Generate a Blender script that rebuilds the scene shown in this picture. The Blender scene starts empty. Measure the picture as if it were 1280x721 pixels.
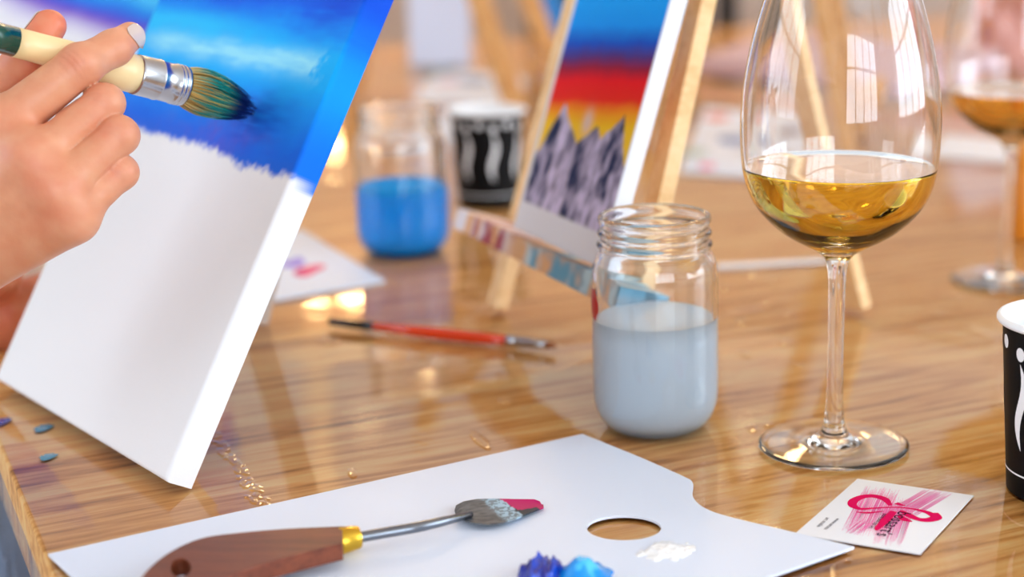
import bpy, bmesh, math, random
import numpy as np
from mathutils import Matrix, Vector

sc = bpy.context.scene
COL = sc.collection
PI = math.pi

# ------------------------------------------------------------------ camera
FPX, CXP, CYP, PITCH, CAMH = 2000.0, 880.0, 360.5, math.radians(14.3), 0.25
cam_d = bpy.data.cameras.new('camera')
cam = bpy.data.objects.new('camera', cam_d)
COL.objects.link(cam)
cam.location = (0, 0, CAMH)
cam.rotation_euler = (PI / 2 - PITCH, 0, 0)
cam_d.sensor_width = 36.0
cam_d.lens = FPX * 36.0 / 1280.0
cam_d.shift_x = -(CXP - 640.0) / 1280.0
cam_d.clip_start = 0.01
cam_d.clip_end = 50
cam_d.dof.use_dof = True
cam_d.dof.focus_distance = 0.668
cam_d.dof.aperture_fstop = 4.5
sc.camera = cam

# ------------------------------------------------------------------ world, lights, exposure
sc.view_settings.view_transform = 'Standard'
sc.view_settings.look = 'None'
sc.view_settings.gamma = 1
sc.view_settings.use_curve_mapping = False
sc.view_settings.exposure = 0.31
cy = sc.cycles
cy.max_bounces = 16
cy.diffuse_bounces = 5
cy.glossy_bounces = 6
cy.transmission_bounces = 16
cy.transparent_max_bounces = 24
cy.sample_clamp_indirect = 10.0
cy.use_denoising = True
cy.blur_glossy = 0.3

W = bpy.data.worlds.new('world')
sc.world = W
W.use_nodes = True
W.node_tree.nodes['Background'].inputs[0].default_value = (0.80, 0.90, 1.0, 1)
W.node_tree.nodes['Background'].inputs[1].default_value = 0.5

def area_light(name, loc, rot, sx, sy, power, color):
    d = bpy.data.lights.new(name, 'AREA')
    d.shape = 'RECTANGLE'
    d.size, d.size_y = sx, sy
    d.energy = power
    d.color = color
    o = bpy.data.objects.new(name, d)
    COL.objects.link(o)
    o.location = loc
    o.rotation_euler = rot
    return o

# room extents (table top is z = 0)
XL, XR, YN, YF, ZF, ZC = -2.6, 3.0, -2.4, 3.6, -0.75, 1.95
DAY = (0.78, 0.89, 1.0)
# daylight entering through the windows (near wall, right wall, left wall)
area_light('daylight_near', (1.25, YN + 0.02, 0.85), (PI / 2, 0, 0), 2.2, 1.6, 54, DAY)
area_light('daylight_right', (XR - 0.02, 0.4, 0.85), (PI / 2, 0, PI / 2), 2.2, 1.6, 62, DAY)
area_light('daylight_left', (XL + 0.02, 0.2, 0.85), (PI / 2, 0, -PI / 2), 2.2, 1.6, 29, DAY)

area_light('daylight_far', (-0.1, YF - 0.02, 1.22), (-PI / 2, 0, 0), 3.2, 0.80, 2, DAY)  # weak added back fill for glass and water, from an unseen window

# ------------------------------------------------------------------ helpers
_c, _s = math.cos(PITCH), math.sin(PITCH)
RX, UX, DX = np.array([1, 0, 0.]), np.array([0, _s, _c]), np.array([0, _c, -_s])
CP = np.array([0, 0, CAMH])

def ray(x, y):
    return DX + RX * (x - CXP) / FPX - UX * (y - CYP) / FPX

def at(x, y, h=0.0):
    """point of the plane z = h (heights over the table top)"""
    r = ray(x, y)
    return CP + r * ((h - CAMH) / r[2])

def dep(x, y, d):
    return CP + ray(x, y) * d

def lin(c):
    return tuple(((v / 255.) / 12.92 if v / 255. <= 0.04045 else (((v / 255.) + 0.055) / 1.055) ** 2.4) for v in c)

def nrm(v):
    v = np.asarray(v, float)
    return v / np.linalg.norm(v)

def mat(name, rgb=(200, 200, 200), rough=0.5, metal=0.0, trans=0.0, ior=1.45, attr=None, spec=0.5, coat=0.0, sss=0.0):
    m = bpy.data.materials.new(name)
    m.use_nodes = True
    b = m.node_tree.nodes['Principled BSDF']
    b.inputs['Base Color'].default_value = (*lin(rgb), 1)
    b.inputs['Roughness'].default_value = rough
    b.inputs['Metallic'].default_value = metal
    b.inputs['Transmission Weight'].default_value = trans
    b.inputs['IOR'].default_value = ior
    b.inputs['Specular IOR Level'].default_value = spec
    b.inputs['Coat Weight'].default_value = coat
    if sss:
        b.inputs['Subsurface Weight'].default_value = sss
        b.inputs['Subsurface Radius'].default_value = (1.0, 0.35, 0.2)
        b.inputs['Subsurface Scale'].default_value = 0.004
    if attr:
        a = m.node_tree.nodes.new('ShaderNodeAttribute')
        a.attribute_name = attr
        m.node_tree.links.new(a.outputs['Color'], b.inputs['Base Color'])
    return m

def bsdf(m):
    return m.node_tree.nodes['Principled BSDF']

def add_bump(m, scale, strength, dist=0.001, stretch=(1, 1, 1), detail=3):
    nt = m.node_tree
    tc = nt.nodes.new('ShaderNodeTexCoord')
    mp = nt.nodes.new('ShaderNodeMapping')
    mp.inputs['Scale'].default_value = stretch
    n = nt.nodes.new('ShaderNodeTexNoise')
    n.inputs['Scale'].default_value = scale
    n.inputs['Detail'].default_value = detail
    bp = nt.nodes.new('ShaderNodeBump')
    bp.inputs['Strength'].default_value = strength
    bp.inputs['Distance'].default_value = dist
    L = nt.links.new
    L(tc.outputs['Object'], mp.inputs['Vector'])
    L(mp.outputs['Vector'], n.inputs['Vector'])
    L(n.outputs['Fac'], bp.inputs['Height'])
    L(bp.outputs['Normal'], bsdf(m).inputs['Normal'])
    return m

def wood(name, stops, stretch=(3, 40, 40), scale=1.0, rough=0.45, distort=0.6, bump=0.15, rnd=True):
    """wood grain along the object's own x axis"""
    m = mat(name, rough=rough)
    nt = m.node_tree
    N, L = nt.nodes.new, nt.links.new
    tc = N('ShaderNodeTexCoord')
    mp = N('ShaderNodeMapping')
    mp.inputs['Scale'].default_value = stretch
    L(tc.outputs['Object'], mp.inputs['Vector'])
    if rnd:
        oi = N('ShaderNodeObjectInfo')
        mm = N('ShaderNodeMath'); mm.operation = 'MULTIPLY'; mm.inputs[1].default_value = 37.0
        cb = N('ShaderNodeCombineXYZ')
        L(oi.outputs['Random'], mm.inputs[0])
        for k in range(3):
            L(mm.outputs[0], cb.inputs[k])
        L(cb.outputs[0], mp.inputs['Location'])
    n1 = N('ShaderNodeTexNoise')
    n1.inputs['Scale'].default_value = scale
    n1.inputs['Detail'].default_value = 6
    n1.inputs['Roughness'].default_value = 0.62
    n1.inputs['Distortion'].default_value = distort
    L(mp.outputs['Vector'], n1.inputs['Vector'])
    n2 = N('ShaderNodeTexNoise')
    n2.inputs['Scale'].default_value = scale * 6
    n2.inputs['Detail'].default_value = 3
    L(mp.outputs['Vector'], n2.inputs['Vector'])
    mx = N('ShaderNodeMath'); mx.operation = 'MULTIPLY_ADD'
    mx.inputs[1].default_value = 0.42
    L(n2.outputs['Fac'], mx.inputs[0])
    sb = N('ShaderNodeMath'); sb.operation = 'SUBTRACT'; sb.inputs[1].default_value = 0.21
    L(n1.outputs['Fac'], sb.inputs[0])
    L(sb.outputs[0], mx.inputs[2])
    cr = N('ShaderNodeValToRGB')
    el = cr.color_ramp.elements
    while len(el) < len(stops):
        el.new(0.5)
    for e, (p, c) in zip(el, stops):
        e.position = p
        e.color = (*lin(c), 1)
    L(mx.outputs[0], cr.inputs[0])
    L(cr.outputs[0], bsdf(m).inputs['Base Color'])
    bp = N('ShaderNodeBump')
    bp.inputs['Strength'].default_value = bump
    bp.inputs['Distance'].default_value = 0.0006
    L(mx.outputs[0], bp.inputs['Height'])
    L(bp.outputs['Normal'], bsdf(m).inputs['Normal'])
    return m

# ---- mesh builder
class MB:
    def __init__(self):
        self.v, self.f = [], []

    def add(self, vs, fs):
        k = len(self.v)
        self.v += [tuple(map(float, p)) for p in vs]
        self.f += [tuple(i + k for i in f) for f in fs]
        return self

    def box(self, lo, hi, M=None):
        (a, b, c), (d, e, f) = lo, hi
        vs = [(a, b, c), (d, b, c), (d, e, c), (a, e, c), (a, b, f), (d, b, f), (d, e, f), (a, e, f)]
        if M is not None:
            vs = [tuple(M @ Vector(p)) for p in vs]
        return self.add(vs, [(0, 3, 2, 1), (4, 5, 6, 7), (0, 1, 5, 4), (1, 2, 6, 5), (2, 3, 7, 6), (3, 0, 4, 7)])

    def bar(self, p, q, wa, wb, up):
        """square bar from p to q, width wa along side, wb along up"""
        p, q = np.array(p, float), np.array(q, float)
        a = nrm(q - p)
        sd = nrm(np.cross(a, up))
        u2 = np.cross(sd, a)
        vs = []
        for e in (p, q):
            for i, j in ((-1, -1), (1, -1), (1, 1), (-1, 1)):
                vs.append(e + sd * i * wa / 2 + u2 * j * wb / 2)
        return self.add(vs, [(3, 2, 1, 0), (4, 5, 6, 7), (0, 1, 5, 4), (1, 2, 6, 5), (2, 3, 7, 6), (3, 0, 4, 7)])

    def tube(self, pts, rad, seg=16, cap=True, flat=None, up=(0, 0, 1)):
        pts = [np.array(p, float) for p in pts]
        n = len(pts)
        vs, fs = [], []
        for i, p in enumerate(pts):
            a = nrm(pts[min(i + 1, n - 1)] - pts[max(i - 1, 0)])
            upv = np.array(up, float)
            if abs(a @ nrm(upv)) > 0.98:
                upv = np.array([1, 0.2, 0])
            sd = nrm(np.cross(a, upv))
            u2 = np.cross(sd, a)
            r = rad[i] if hasattr(rad, '__len__') else rad
            fl = 1.0 if flat is None else (flat[i] if hasattr(flat, '__len__') else flat)
            for k in range(seg):
                t = 2 * PI * k / seg
                vs.append(p + sd * r * math.cos(t) + u2 * r * fl * math.sin(t))
        for i in range(n - 1):
            for k in range(seg):
                k2 = (k + 1) % seg
                fs.append((i * seg + k, i * seg + k2, (i + 1) * seg + k2, (i + 1) * seg + k))
        if cap:
            fs.append(tuple(range(seg))[::-1])
            fs.append(tuple((n - 1) * seg + k for k in range(seg)))
        return self.add(vs, fs)

    def lathe(self, prof, seg=64, close=False, c=(0, 0, 0)):
        vs, fs, rings = [], [], []
        for r, z in prof:
            if r < 1e-7:
                rings.append([len(vs)])
                vs.append((c[0], c[1], c[2] + z))
            else:
                rings.append(list(range(len(vs), len(vs) + seg)))
                for k in range(seg):
                    t = 2 * PI * k / seg
                    vs.append((c[0] + r * math.cos(t), c[1] + r * math.sin(t), c[2] + z))
        pairs = list(zip(rings[:-1], rings[1:])) + ([(rings[-1], rings[0])] if close else [])
        for A, B in pairs:
            for k in range(seg):
                k2 = (k + 1) % seg
                if len(A) == 1 and len(B) == 1:
                    continue
                if len(A) == 1:
                    fs.append((A[0], B[k2], B[k]))
                elif len(B) == 1:
                    fs.append((A[k], A[k2], B[0]))
                else:
                    fs.append((A[k], A[k2], B[k2], B[k]))
        return self.add(vs, fs)

    def build(self, name, material, parent=None, smooth=False, col=None, bevel=0, angle=None):
        me = bpy.data.meshes.new(name)
        me.from_pydata(self.v, [], self.f)
        me.validate()
        if smooth:
            me.shade_smooth()
            if angle:
                me.set_sharp_from_angle(angle=math.radians(angle))
        if col is not None:
            ca = me.color_attributes.new('Col', 'FLOAT_COLOR', 'POINT')
            arr = np.ones((len(me.vertices), 4), np.float32)
            arr[:, :3] = col
            ca.data.foreach_set('color', arr.ravel())
        me.materials.append(material)
        o = bpy.data.objects.new(name, me)
        COL.objects.link(o)
        if parent is not None:
            o.parent = parent
            o.matrix_parent_inverse = Matrix.Translation(-parent.location)
        if bevel:
            bv = o.modifiers.new('bevel', 'BEVEL')
            bv.width = bevel
            bv.segments = 2
            bv.limit_method = 'ANGLE'
        return o

def tag(o, label=None, cat=None, group=None, kind=None):
    if label: o['label'] = label
    if cat: o['category'] = cat
    if group: o['group'] = group
    if kind: o['kind'] = kind
    return o

def thing(name, label, cat, loc=(0, 0, 0), group=None):
    o = bpy.data.objects.new(name, None)
    o.empty_display_size = 0.02
    COL.objects.link(o)
    o.location = Vector([float(q) for q in loc])
    return tag(o, label, cat, group)

def copy_tree(o, parent=None):
    c = o.copy()
    COL.objects.link(c)
    if parent is not None:
        c.parent = parent
    for ch in o.children:
        copy_tree(ch, c)
    return c

def plate(name, outline, holes, z0, z1, material, parent=None, bevel=0.0, col=None):
    """flat plate with holes from outlines given as (x, y)"""
    bm = bmesh.new()
    eds = []
    for lp in [outline] + holes:
        vs = [bm.verts.new((float(p[0]), float(p[1]), z0)) for p in lp]
        for i in range(len(vs)):
            eds.append(bm.edges.new((vs[i], vs[(i + 1) % len(vs)])))
    bmesh.ops.triangle_fill(bm, edges=eds, use_beauty=True)
    bmesh.ops.recalc_face_normals(bm, faces=bm.faces)
    g = bmesh.ops.extrude_face_region(bm, geom=list(bm.faces))
    for e in g['geom']:
        if isinstance(e, bmesh.types.BMVert):
            e.co.z = z1
    bmesh.ops.recalc_face_normals(bm, faces=bm.faces)
    me = bpy.data.meshes.new(name)
    bm.to_mesh(me)
    bm.free()
    me.materials.append(material)
    o = bpy.data.objects.new(name, me)
    COL.objects.link(o)
    if parent is not None:
        o.parent = parent
        o.matrix_parent_inverse = Matrix.Translation(-parent.location)
    if bevel:
        bv = o.modifiers.new('bevel', 'BEVEL')
        bv.width = bevel
        bv.segments = 3
        bv.limit_method = 'ANGLE'
        bv.angle_limit = math.radians(40)
        me.shade_smooth()
        me.set_sharp_from_angle(angle=math.radians(35))
    return o

def smooth_loop(pts, sub=8, corners=()):
    """closed Catmull-Rom through 2-D points; points in corners stay sharp"""
    pts = [np.array(p, float) for p in pts]
    n = len(pts)
    out = []
    for i in range(n):
        p0, p1, p2, p3 = pts[i - 1], pts[i], pts[(i + 1) % n], pts[(i + 2) % n]
        if i in corners: p0 = p1 * 2 - p2
        if (i + 1) % n in corners: p3 = p2 * 2 - p1
        if i in corners and (i + 1) % n in corners:
            out.append(p1)
            continue
        for k in range(sub):
            t = k / sub
            out.append(0.5 * ((2 * p1) + (-p0 + p2) * t + (2 * p0 - 5 * p1 + 4 * p2 - p3) * t ** 2 + (-p0 + 3 * p1 - 3 * p2 + p3) * t ** 3))
    return out

# ---- numpy value noise
_rng = np.random.default_rng(11)
_T = _rng.random((256, 256)).astype(np.float32)

def vnoise(x, y):
    xi, yi = np.floor(x).astype(int), np.floor(y).astype(int)
    fx, fy = x - xi, y - yi
    fx, fy = fx * fx * (3 - 2 * fx), fy * fy * (3 - 2 * fy)
    g = lambda a, b: _T[a % 256, b % 256]
    return (g(xi, yi) * (1 - fx) + g(xi + 1, yi) * fx) * (1 - fy) + (g(xi, yi + 1) * (1 - fx) + g(xi + 1, yi + 1) * fx) * fy

def fbm(x, y, o=4):
    t, a, w = 0, 0.5, 0
    for k in range(o):
        t = t + a * vnoise(x * 2 ** k + 17.3 * k, y * 2 ** k + 5.1 * k)
        w += a
        a *= 0.5
    return t / w

def sstep(a, b, x):
    t = np.clip((x - a) / (b - a), 0, 1)
    return t * t * (3 - 2 * t)

def mixc(A, B, t):
    return A * (1 - t[..., None]) + np.asarray(B) * t[..., None]

def L3(*c):
    return np.array(lin(c))

# ---- signed distance surfaces (for bodies)
def cone_d(P, a, b, ra, rb):
    ba = b - a
    l = float(np.linalg.norm(ba)) + 1e-9
    d = ba / l
    q = P - a
    y = q @ d
    x = np.sqrt(np.maximum((q * q).sum(-1) - y * y, 0))
    k = (ra - rb) / l
    k = max(min(k, 0.98), -0.98)
    m = math.sqrt(1 - k * k)
    # project along the cone's slant
    t = np.clip((y - x * (k / m) * -1 * 1.0 * -1) / l if False else (y - x * k / m) / l, 0, 1)
    rr = ra + (rb - ra) * t
    cx = y - t * l
    return np.sqrt(cx * cx + x * x) - rr

def smin(a, b, k):
    h = np.clip(0.5 + 0.5 * (b - a) / k, 0, 1)
    return b * (1 - h) + a * h - k * h * (1 - h)

def surface_nets(fn, lo, hi, res):
    lo, hi = np.array(lo), np.array(hi)
    n = np.ceil((hi - lo) / res).astype(int) + 1
    ax = [lo[i] + res * np.arange(n[i]) for i in range(3)]
    D = np.empty(tuple(n), np.float32)
    Y, Z = np.meshgrid(ax[1], ax[2], indexing='ij')
    for i0 in range(0, n[0], 16):
        xs = ax[0][i0:i0 + 16]
        P = np.stack([np.broadcast_to(xs[:, None, None], (len(xs),) + Y.shape), np.broadcast_to(Y, (len(xs),) + Y.shape), np.broadcast_to(Z, (len(xs),) + Y.shape)], -1)
        D[i0:i0 + 16] = fn(P)
    S = D < 0
    cs = tuple(n - 1)
    acc = np.zeros(cs + (3,), np.float32)
    cnt = np.zeros(cs, np.float32)
    sl = lambda o: tuple(slice(o[i], o[i] + cs[i]) for i in range(3))
    offs = [(i, j, k) for i in (0, 1) for j in (0, 1) for k in (0, 1)]
    for a in range(3):
        for o in offs:
            if o[a] == 1: continue
            p = list(o); p[a] = 1
            d0, d1 = D[sl(o)], D[sl(p)]
            m = (d0 < 0) != (d1 < 0)
            t = np.where(m, d0 / np.where(m, d0 - d1, 1), 0)
            for c in range(3):
                acc[..., c] += np.where(m, (t if c == a else o[c]), 0)
            cnt += m
    act = cnt > 0
    idx = -np.ones(cs, int)
    ii = np.argwhere(act)
    idx[act] = np.arange(len(ii))
    V = lo + res * (ii + acc[act] / cnt[act][:, None])
    F = []
    for a in range(3):
        b, c = (a + 1) % 3, (a + 2) % 3
        s0 = [slice(None)] * 3; s0[a] = slice(0, n[a] - 1)
        s1 = [slice(None)] * 3; s1[a] = slice(1, n[a])
        A, B = S[tuple(s0)], S[tuple(s1)]
        e = np.argwhere(A != B)
        e = e[(e[:, b] > 0) & (e[:, c] > 0) & (e[:, b] < n[b] - 1) & (e[:, c] < n[c] - 1)]
        q = []
        for db, dc in ((-1, -1), (0, -1), (0, 0), (-1, 0)):
            g = e.copy(); g[:, b] += db; g[:, c] += dc
            q.append(idx[g[:, 0], g[:, 1], g[:, 2]])
        q = np.stack(q, 1)
        fl = ~A[e[:, 0], e[:, 1], e[:, 2]]
        q[fl] = q[fl][:, ::-1]
        F.append(q)
    F = np.concatenate(F)
    h = 1e-4
    for _ in range(3):
        d = fn(V)
        G = np.stack([(fn(V + np.eye(3)[k] * h) - fn(V - np.eye(3)[k] * h)) / (2 * h) for k in range(3)], 1)
        V = V - G * (d / np.maximum((G * G).sum(1), 0.2))[:, None] * 0.8
    Nn = G / np.maximum(np.linalg.norm(G, axis=1), 1e-6)[:, None]
    return V, F, Nn

# ------------------------------------------------------------------ materials
M_wall = add_bump(mat('wall_paint', (226, 224, 220), 0.9), 40, 0.1)
M_wall_far = add_bump(mat('far_wall_plaster', (206, 188, 178), 0.9), 12, 0.2)
M_ceil = mat('ceiling_paint', (240, 238, 234), 0.9)
M_floor = wood('floor_boards', [(0.25, (120, 88, 66)), (0.5, (165, 126, 96)), (0.75, (190, 152, 120))], (1.5, 14, 14), rough=0.4)
M_white_frame = mat('window_frame_paint', (235, 235, 232), 0.4)
M_pane = mat('window_glass', (255, 255, 255), 0.0, trans=1.0, ior=1.45)
M_table = wood('table_wood', [(0.24, (154, 94, 40)), (0.38, (222, 160, 84)), (0.50, (248, 198, 124)), (0.62, (255, 222, 158)), (0.74, (238, 178, 98)), (0.86, (188, 122, 56))], (4.0, 46, 46), scale=1.0, rough=0.45, distort=1.6, bump=0.3)
M_table_dark = wood('table_frame_wood', [(0.3, (92, 58, 36)), (0.7, (130, 88, 56))], rough=0.5)
M_pine = wood('easel_pine', [(0.25, (226, 178, 120)), (0.5, (246, 206, 152)), (0.8, (252, 222, 178))], (6, 60, 60), rough=0.55)
M_pine_dark = wood('easel_pine_dark', [(0.25, (186, 128, 70)), (0.5, (212, 156, 94)), (0.8, (226, 178, 118))], (6, 60, 60), rough=0.55)
M_pine_white = wood('easel_whitewash', [(0.25, (214, 204, 194)), (0.8, (236, 228, 220))], (6, 60, 60), rough=0.6)
M_glass = mat('clear_glass', (255, 255, 255), 0.0, trans=1.0, ior=1.5)
M_jarglass = mat('jar_glass', (254, 255, 255), 0.0, trans=1.0, ior=1.5)
M_wine = mat('white_wine', (255, 220, 76), 0.0, trans=1.0, ior=1.34)
M_wine2 = mat('amber_wine', (250, 205, 105), 0.0, trans=1.0, ior=1.34)
M_paper_white = mat('white_card', (238, 240, 246), 0.45)
M_sheet = mat('palette_board', (226, 234, 250), 0.45, spec=0.3)
M_attr = mat('printed_colour', rough=0.6, attr='Col')
M_paint = mat('wet_paint', rough=0.22, attr='Col', coat=0.3)
M_canvas = add_bump(mat('painted_canvas', rough=0.75, attr='Col', spec=0.3), 900, 0.12, 0.0004)
M_cup_black = mat('cup_black_print', (10, 9, 11), 0.5, spec=0.15)
M_cup_white = mat('cup_white_paper', (246, 247, 250), 0.5)
M_steel = mat('steel', (190, 192, 198), 0.22, metal=1.0)
M_steel_dark = mat('knife_steel', (128, 132, 140), 0.25, metal=1.0)
M_brass = mat('brass', (222, 178, 62), 0.25, metal=1.0)
M_handle = wood('knife_handle_wood', [(0.25, (84, 38, 22)), (0.5, (116, 56, 34)), (0.8, (138, 72, 44))], (14, 160, 160), rough=0.4, rnd=False)
M_skin = mat('skin', rough=0.42, attr='Col', sss=0.25)
M_nail = mat('nail_polish', (214, 194, 184), 0.18, coat=0.5)
M_denim = add_bump(mat('denim', (122, 138, 166), 0.9), 300, 0.4, 0.001)
M_bulb = bpy.data.materials.new('warm_bulb'); M_bulb.use_nodes = True
_b = bsdf(M_bulb)
_b.inputs['Emission Color'].default_value = (1.0, 0.62, 0.26, 1)
_b.inputs['Emission Strength'].default_value = 70.0
M_glint_globe = bpy.data.materials.new('lit_paper_globe'); M_glint_globe.use_nodes = True  # glow of the globes added for gold glints
_b = bsdf(M_glint_globe)
_b.inputs['Emission Color'].default_value = (1.0, 0.66, 0.30, 1)
_b.inputs['Emission Strength'].default_value = 28.0
M_dark = mat('dark_wood', (44, 31, 22), 0.5)

def film_material():
    m = bpy.data.materials.new('clear_plastic'); m.use_nodes = True
    nt = m.node_tree; nt.nodes.clear()
    N, L = nt.nodes.new, nt.links.new
    out = N('ShaderNodeOutputMaterial')
    mx = N('ShaderNodeMixShader')
    tr = N('ShaderNodeBsdfTransparent')
    tr.inputs[0].default_value = (0.985, 0.985, 0.985, 1)
    gl = N('ShaderNodeBsdfGlossy')
    gl.inputs['Roughness'].default_value = 0.05
    gl.inputs['Color'].default_value = (1, 1, 1, 1)
    fr = N('ShaderNodeFresnel'); fr.inputs[0].default_value = 1.32
    tc = N('ShaderNodeTexCoord')
    n = N('ShaderNodeTexNoise'); n.inputs['Scale'].default_value = 45; n.inputs['Detail'].default_value = 2
    bp = N('ShaderNodeBump'); bp.inputs['Strength'].default_value = 0.10; bp.inputs['Distance'].default_value = 0.0010
    L(tc.outputs['Object'], n.inputs['Vector']); L(n.outputs['Fac'], bp.inputs['Height'])
    L(bp.outputs['Normal'], gl.inputs['Normal'])
    L(fr.outputs[0], mx.inputs[0]); L(tr.outputs[0], mx.inputs[1]); L(gl.outputs[0], mx.inputs[2])
    L(mx.outputs[0], out.inputs[0])
    return m
M_film = film_material()

def cloudy_water(name, rgb, clear=0.45, clear_rgb=(235, 245, 252), through=0.22):
    m = bpy.data.materials.new(name); m.use_nodes = True
    nt = m.node_tree; nt.nodes.clear()
    N, L = nt.nodes.new, nt.links.new
    out = N('ShaderNodeOutputMaterial')
    rf = N('ShaderNodeBsdfGlass'); rf.inputs['IOR'].default_value = 1.33; rf.inputs['Roughness'].default_value = 0.06
    rf.inputs['Color'].default_value = (*lin(clear_rgb), 1)
    df = N('ShaderNodeBsdfDiffuse'); df.inputs['Color'].default_value = (*lin(rgb), 1)
    tl = N('ShaderNodeBsdfTranslucent'); tl.inputs['Color'].default_value = (*lin(rgb), 1)
    a = N('ShaderNodeMixShader'); a.inputs[0].default_value = through
    b = N('ShaderNodeMixShader'); b.inputs[0].default_value = clear
    L(df.outputs[0], a.inputs[1]); L(tl.outputs[0], a.inputs[2])
    L(a.outputs[0], b.inputs[1]); L(rf.outputs[0], b.inputs[2])
    L(b.outputs[0], out.inputs[0])
    return m
M_water = cloudy_water('cloudy_water', (232, 244, 255), 0.15, (235, 245, 252), 0.12)
M_bluewater = cloudy_water('blue_paint_water', (0, 166, 255), 0.02, (60, 160, 250), 0.03)

# ------------------------------------------------------------------ the room
def structure(o):
    o['kind'] = 'structure'
    return o

structure(MB().box((XL, YN, ZF - 0.1), (XR, YF, ZF)).build('floor', M_floor))
structure(MB().box((XL, YN, ZC), (XR, YF, ZC + 0.1)).build('ceiling', M_ceil))

def window_wall(name, wname, origin, ax, inward, length, c0, c1, z0, z1, wmat=None):
    """wall along ax from origin with one opening c0..c1, z0..z1; frame, mullions and panes in it"""
    ox, oy = origin
    def B(mb, a0, a1, d0, d1, h0, h1):
        p = [(ox + ax[0] * a + inward[0] * d, oy + ax[1] * a + inward[1] * d) for a in (a0, a1) for d in (d0, d1)]
        xs, ys = [q[0] for q in p], [q[1] for q in p]
        mb.box((min(xs), min(ys), h0), (max(xs), max(ys), h1))
    w = MB()
    B(w, 0, c0, -0.1, 0, ZF, ZC); B(w, c1, length, -0.1, 0, ZF, ZC)
    B(w, c0, c1, -0.1, 0, ZF, z0); B(w, c0, c1, -0.1, 0, z1, ZC)
    structure(w.build(name, wmat or M_wall))
    f = MB()
    t = 0.05
    B(f, c0 - t, c1 + t, 0.0, 0.05, z0 - t, z0); B(f, c0 - t, c1 + t, 0.0, 0.05, z1, z1 + t)
    B(f, c0 - t, c0, 0.0, 0.05, z0, z1); B(f, c1, c1 + t, 0.0, 0.05, z0, z1)
    for k in range(1, 4):
        a = c0 + (c1 - c0) * k / 4
        B(f, a - 0.025, a + 0.025, 0.025, 0.05, z0, z1)
    zz = z0 + (z1 - z0) * 0.62
    B(f, c0, c1, 0.025, 0.05, zz - 0.02, zz + 0.02)
    wf = structure(f.build(wname, M_white_frame))
    g = MB()
    B(g, c0, c1, -0.06, -0.052, z0, z1)
    g.build('window_pane', M_pane, wf)

window_wall('wall_near', 'window_1', (XL, YN), (1, 0), (0, 1), XR - XL, 0.15 - XL, 2.35 - XL, 0.05, 1.65)
window_wall('wall_right', 'window_2', (XR, YN), (0, 1), (-1, 0), YF - YN, -0.7 - YN, 1.5 - YN, 0.05, 1.65)
window_wall('wall_left', 'window_3', (XL, YN), (0, 1), (1, 0), YF - YN, -0.9 - YN, 1.3 - YN, 0.05, 1.65)

window_wall('wall_far', 'window_4', (XL, YF), (1, 0), (0, -1), XR - XL, -1.7 - XL, 1.5 - XL, 0.82, 1.62, M_wall_far)  # unseen high window added here to backlight the glass

# ------------------------------------------------------------------ the table
TA = math.radians(29.5)
TU, TV = np.array([math.cos(TA), math.sin(TA), 0]), np.array([-math.sin(TA), math.cos(TA), 0])
u_left = float(at(36, 645) @ TU)
v_seam = float(at(1222, 701) @ TV)
PLW, TLEN = 0.145, 2.3
TTOP = -0.0012
table = thing('table', 'long honey-coloured plank table under a clear plastic cover', 'table', TU * (u_left + TLEN / 2) + TV * (v_seam + 0.9) + np.array([0, 0, ZF]))
Rt = Matrix.Rotation(TA, 4, 'Z')
pm = None
v_near, NPL = v_seam - 2 * PLW, 16
for k in range(NPL):
    if pm is None:
        mb = MB().box((-TLEN / 2, -PLW / 2 + 0.0004, -0.035), (TLEN / 2, PLW / 2 - 0.0004, 0))
        pm = mb.build('plank', M_table, table, bevel=0.0012)
        o = pm
    else:
        o = pm.copy()
        COL.objects.link(o)
    o.matrix_parent_inverse = Matrix.Translation(-table.location)
    cpos = TU * (u_left + TLEN / 2) + TV * (v_near + PLW * (k + 0.5))
    o.location = (cpos[0], cpos[1], TTOP - (0.0002 if k % 3 == 1 else 0))
    o.rotation_euler = (0, 0, TA)
TW = PLW * NPL
Mt = Matrix.Translation(Vector(TU * u_left + TV * v_near)) @ Rt
ap = MB()
for (a, b) in (((0.08, 0.06), (TLEN - 0.08, 0.085)), ((0.08, TW - 0.085), (TLEN - 0.08, TW - 0.06)), ((0.08, 0.085), (0.105, TW - 0.085)), ((TLEN - 0.105, 0.085), (TLEN - 0.08, TW - 0.085))):
    ap.box((a[0], a[1], -0.13), (b[0], b[1], -0.0372), Mt)
ap.build('apron', M_table_dark, table)
for (a, b) in ((0.106, 0.086), (TLEN - 0.176, 0.086), (0.106, TW - 0.156), (TLEN - 0.176, TW - 0.156)):
    MB().box((a, b, ZF), (a + 0.07, b + 0.07, -0.0372), Mt).build('leg', M_table_dark, table)

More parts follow.
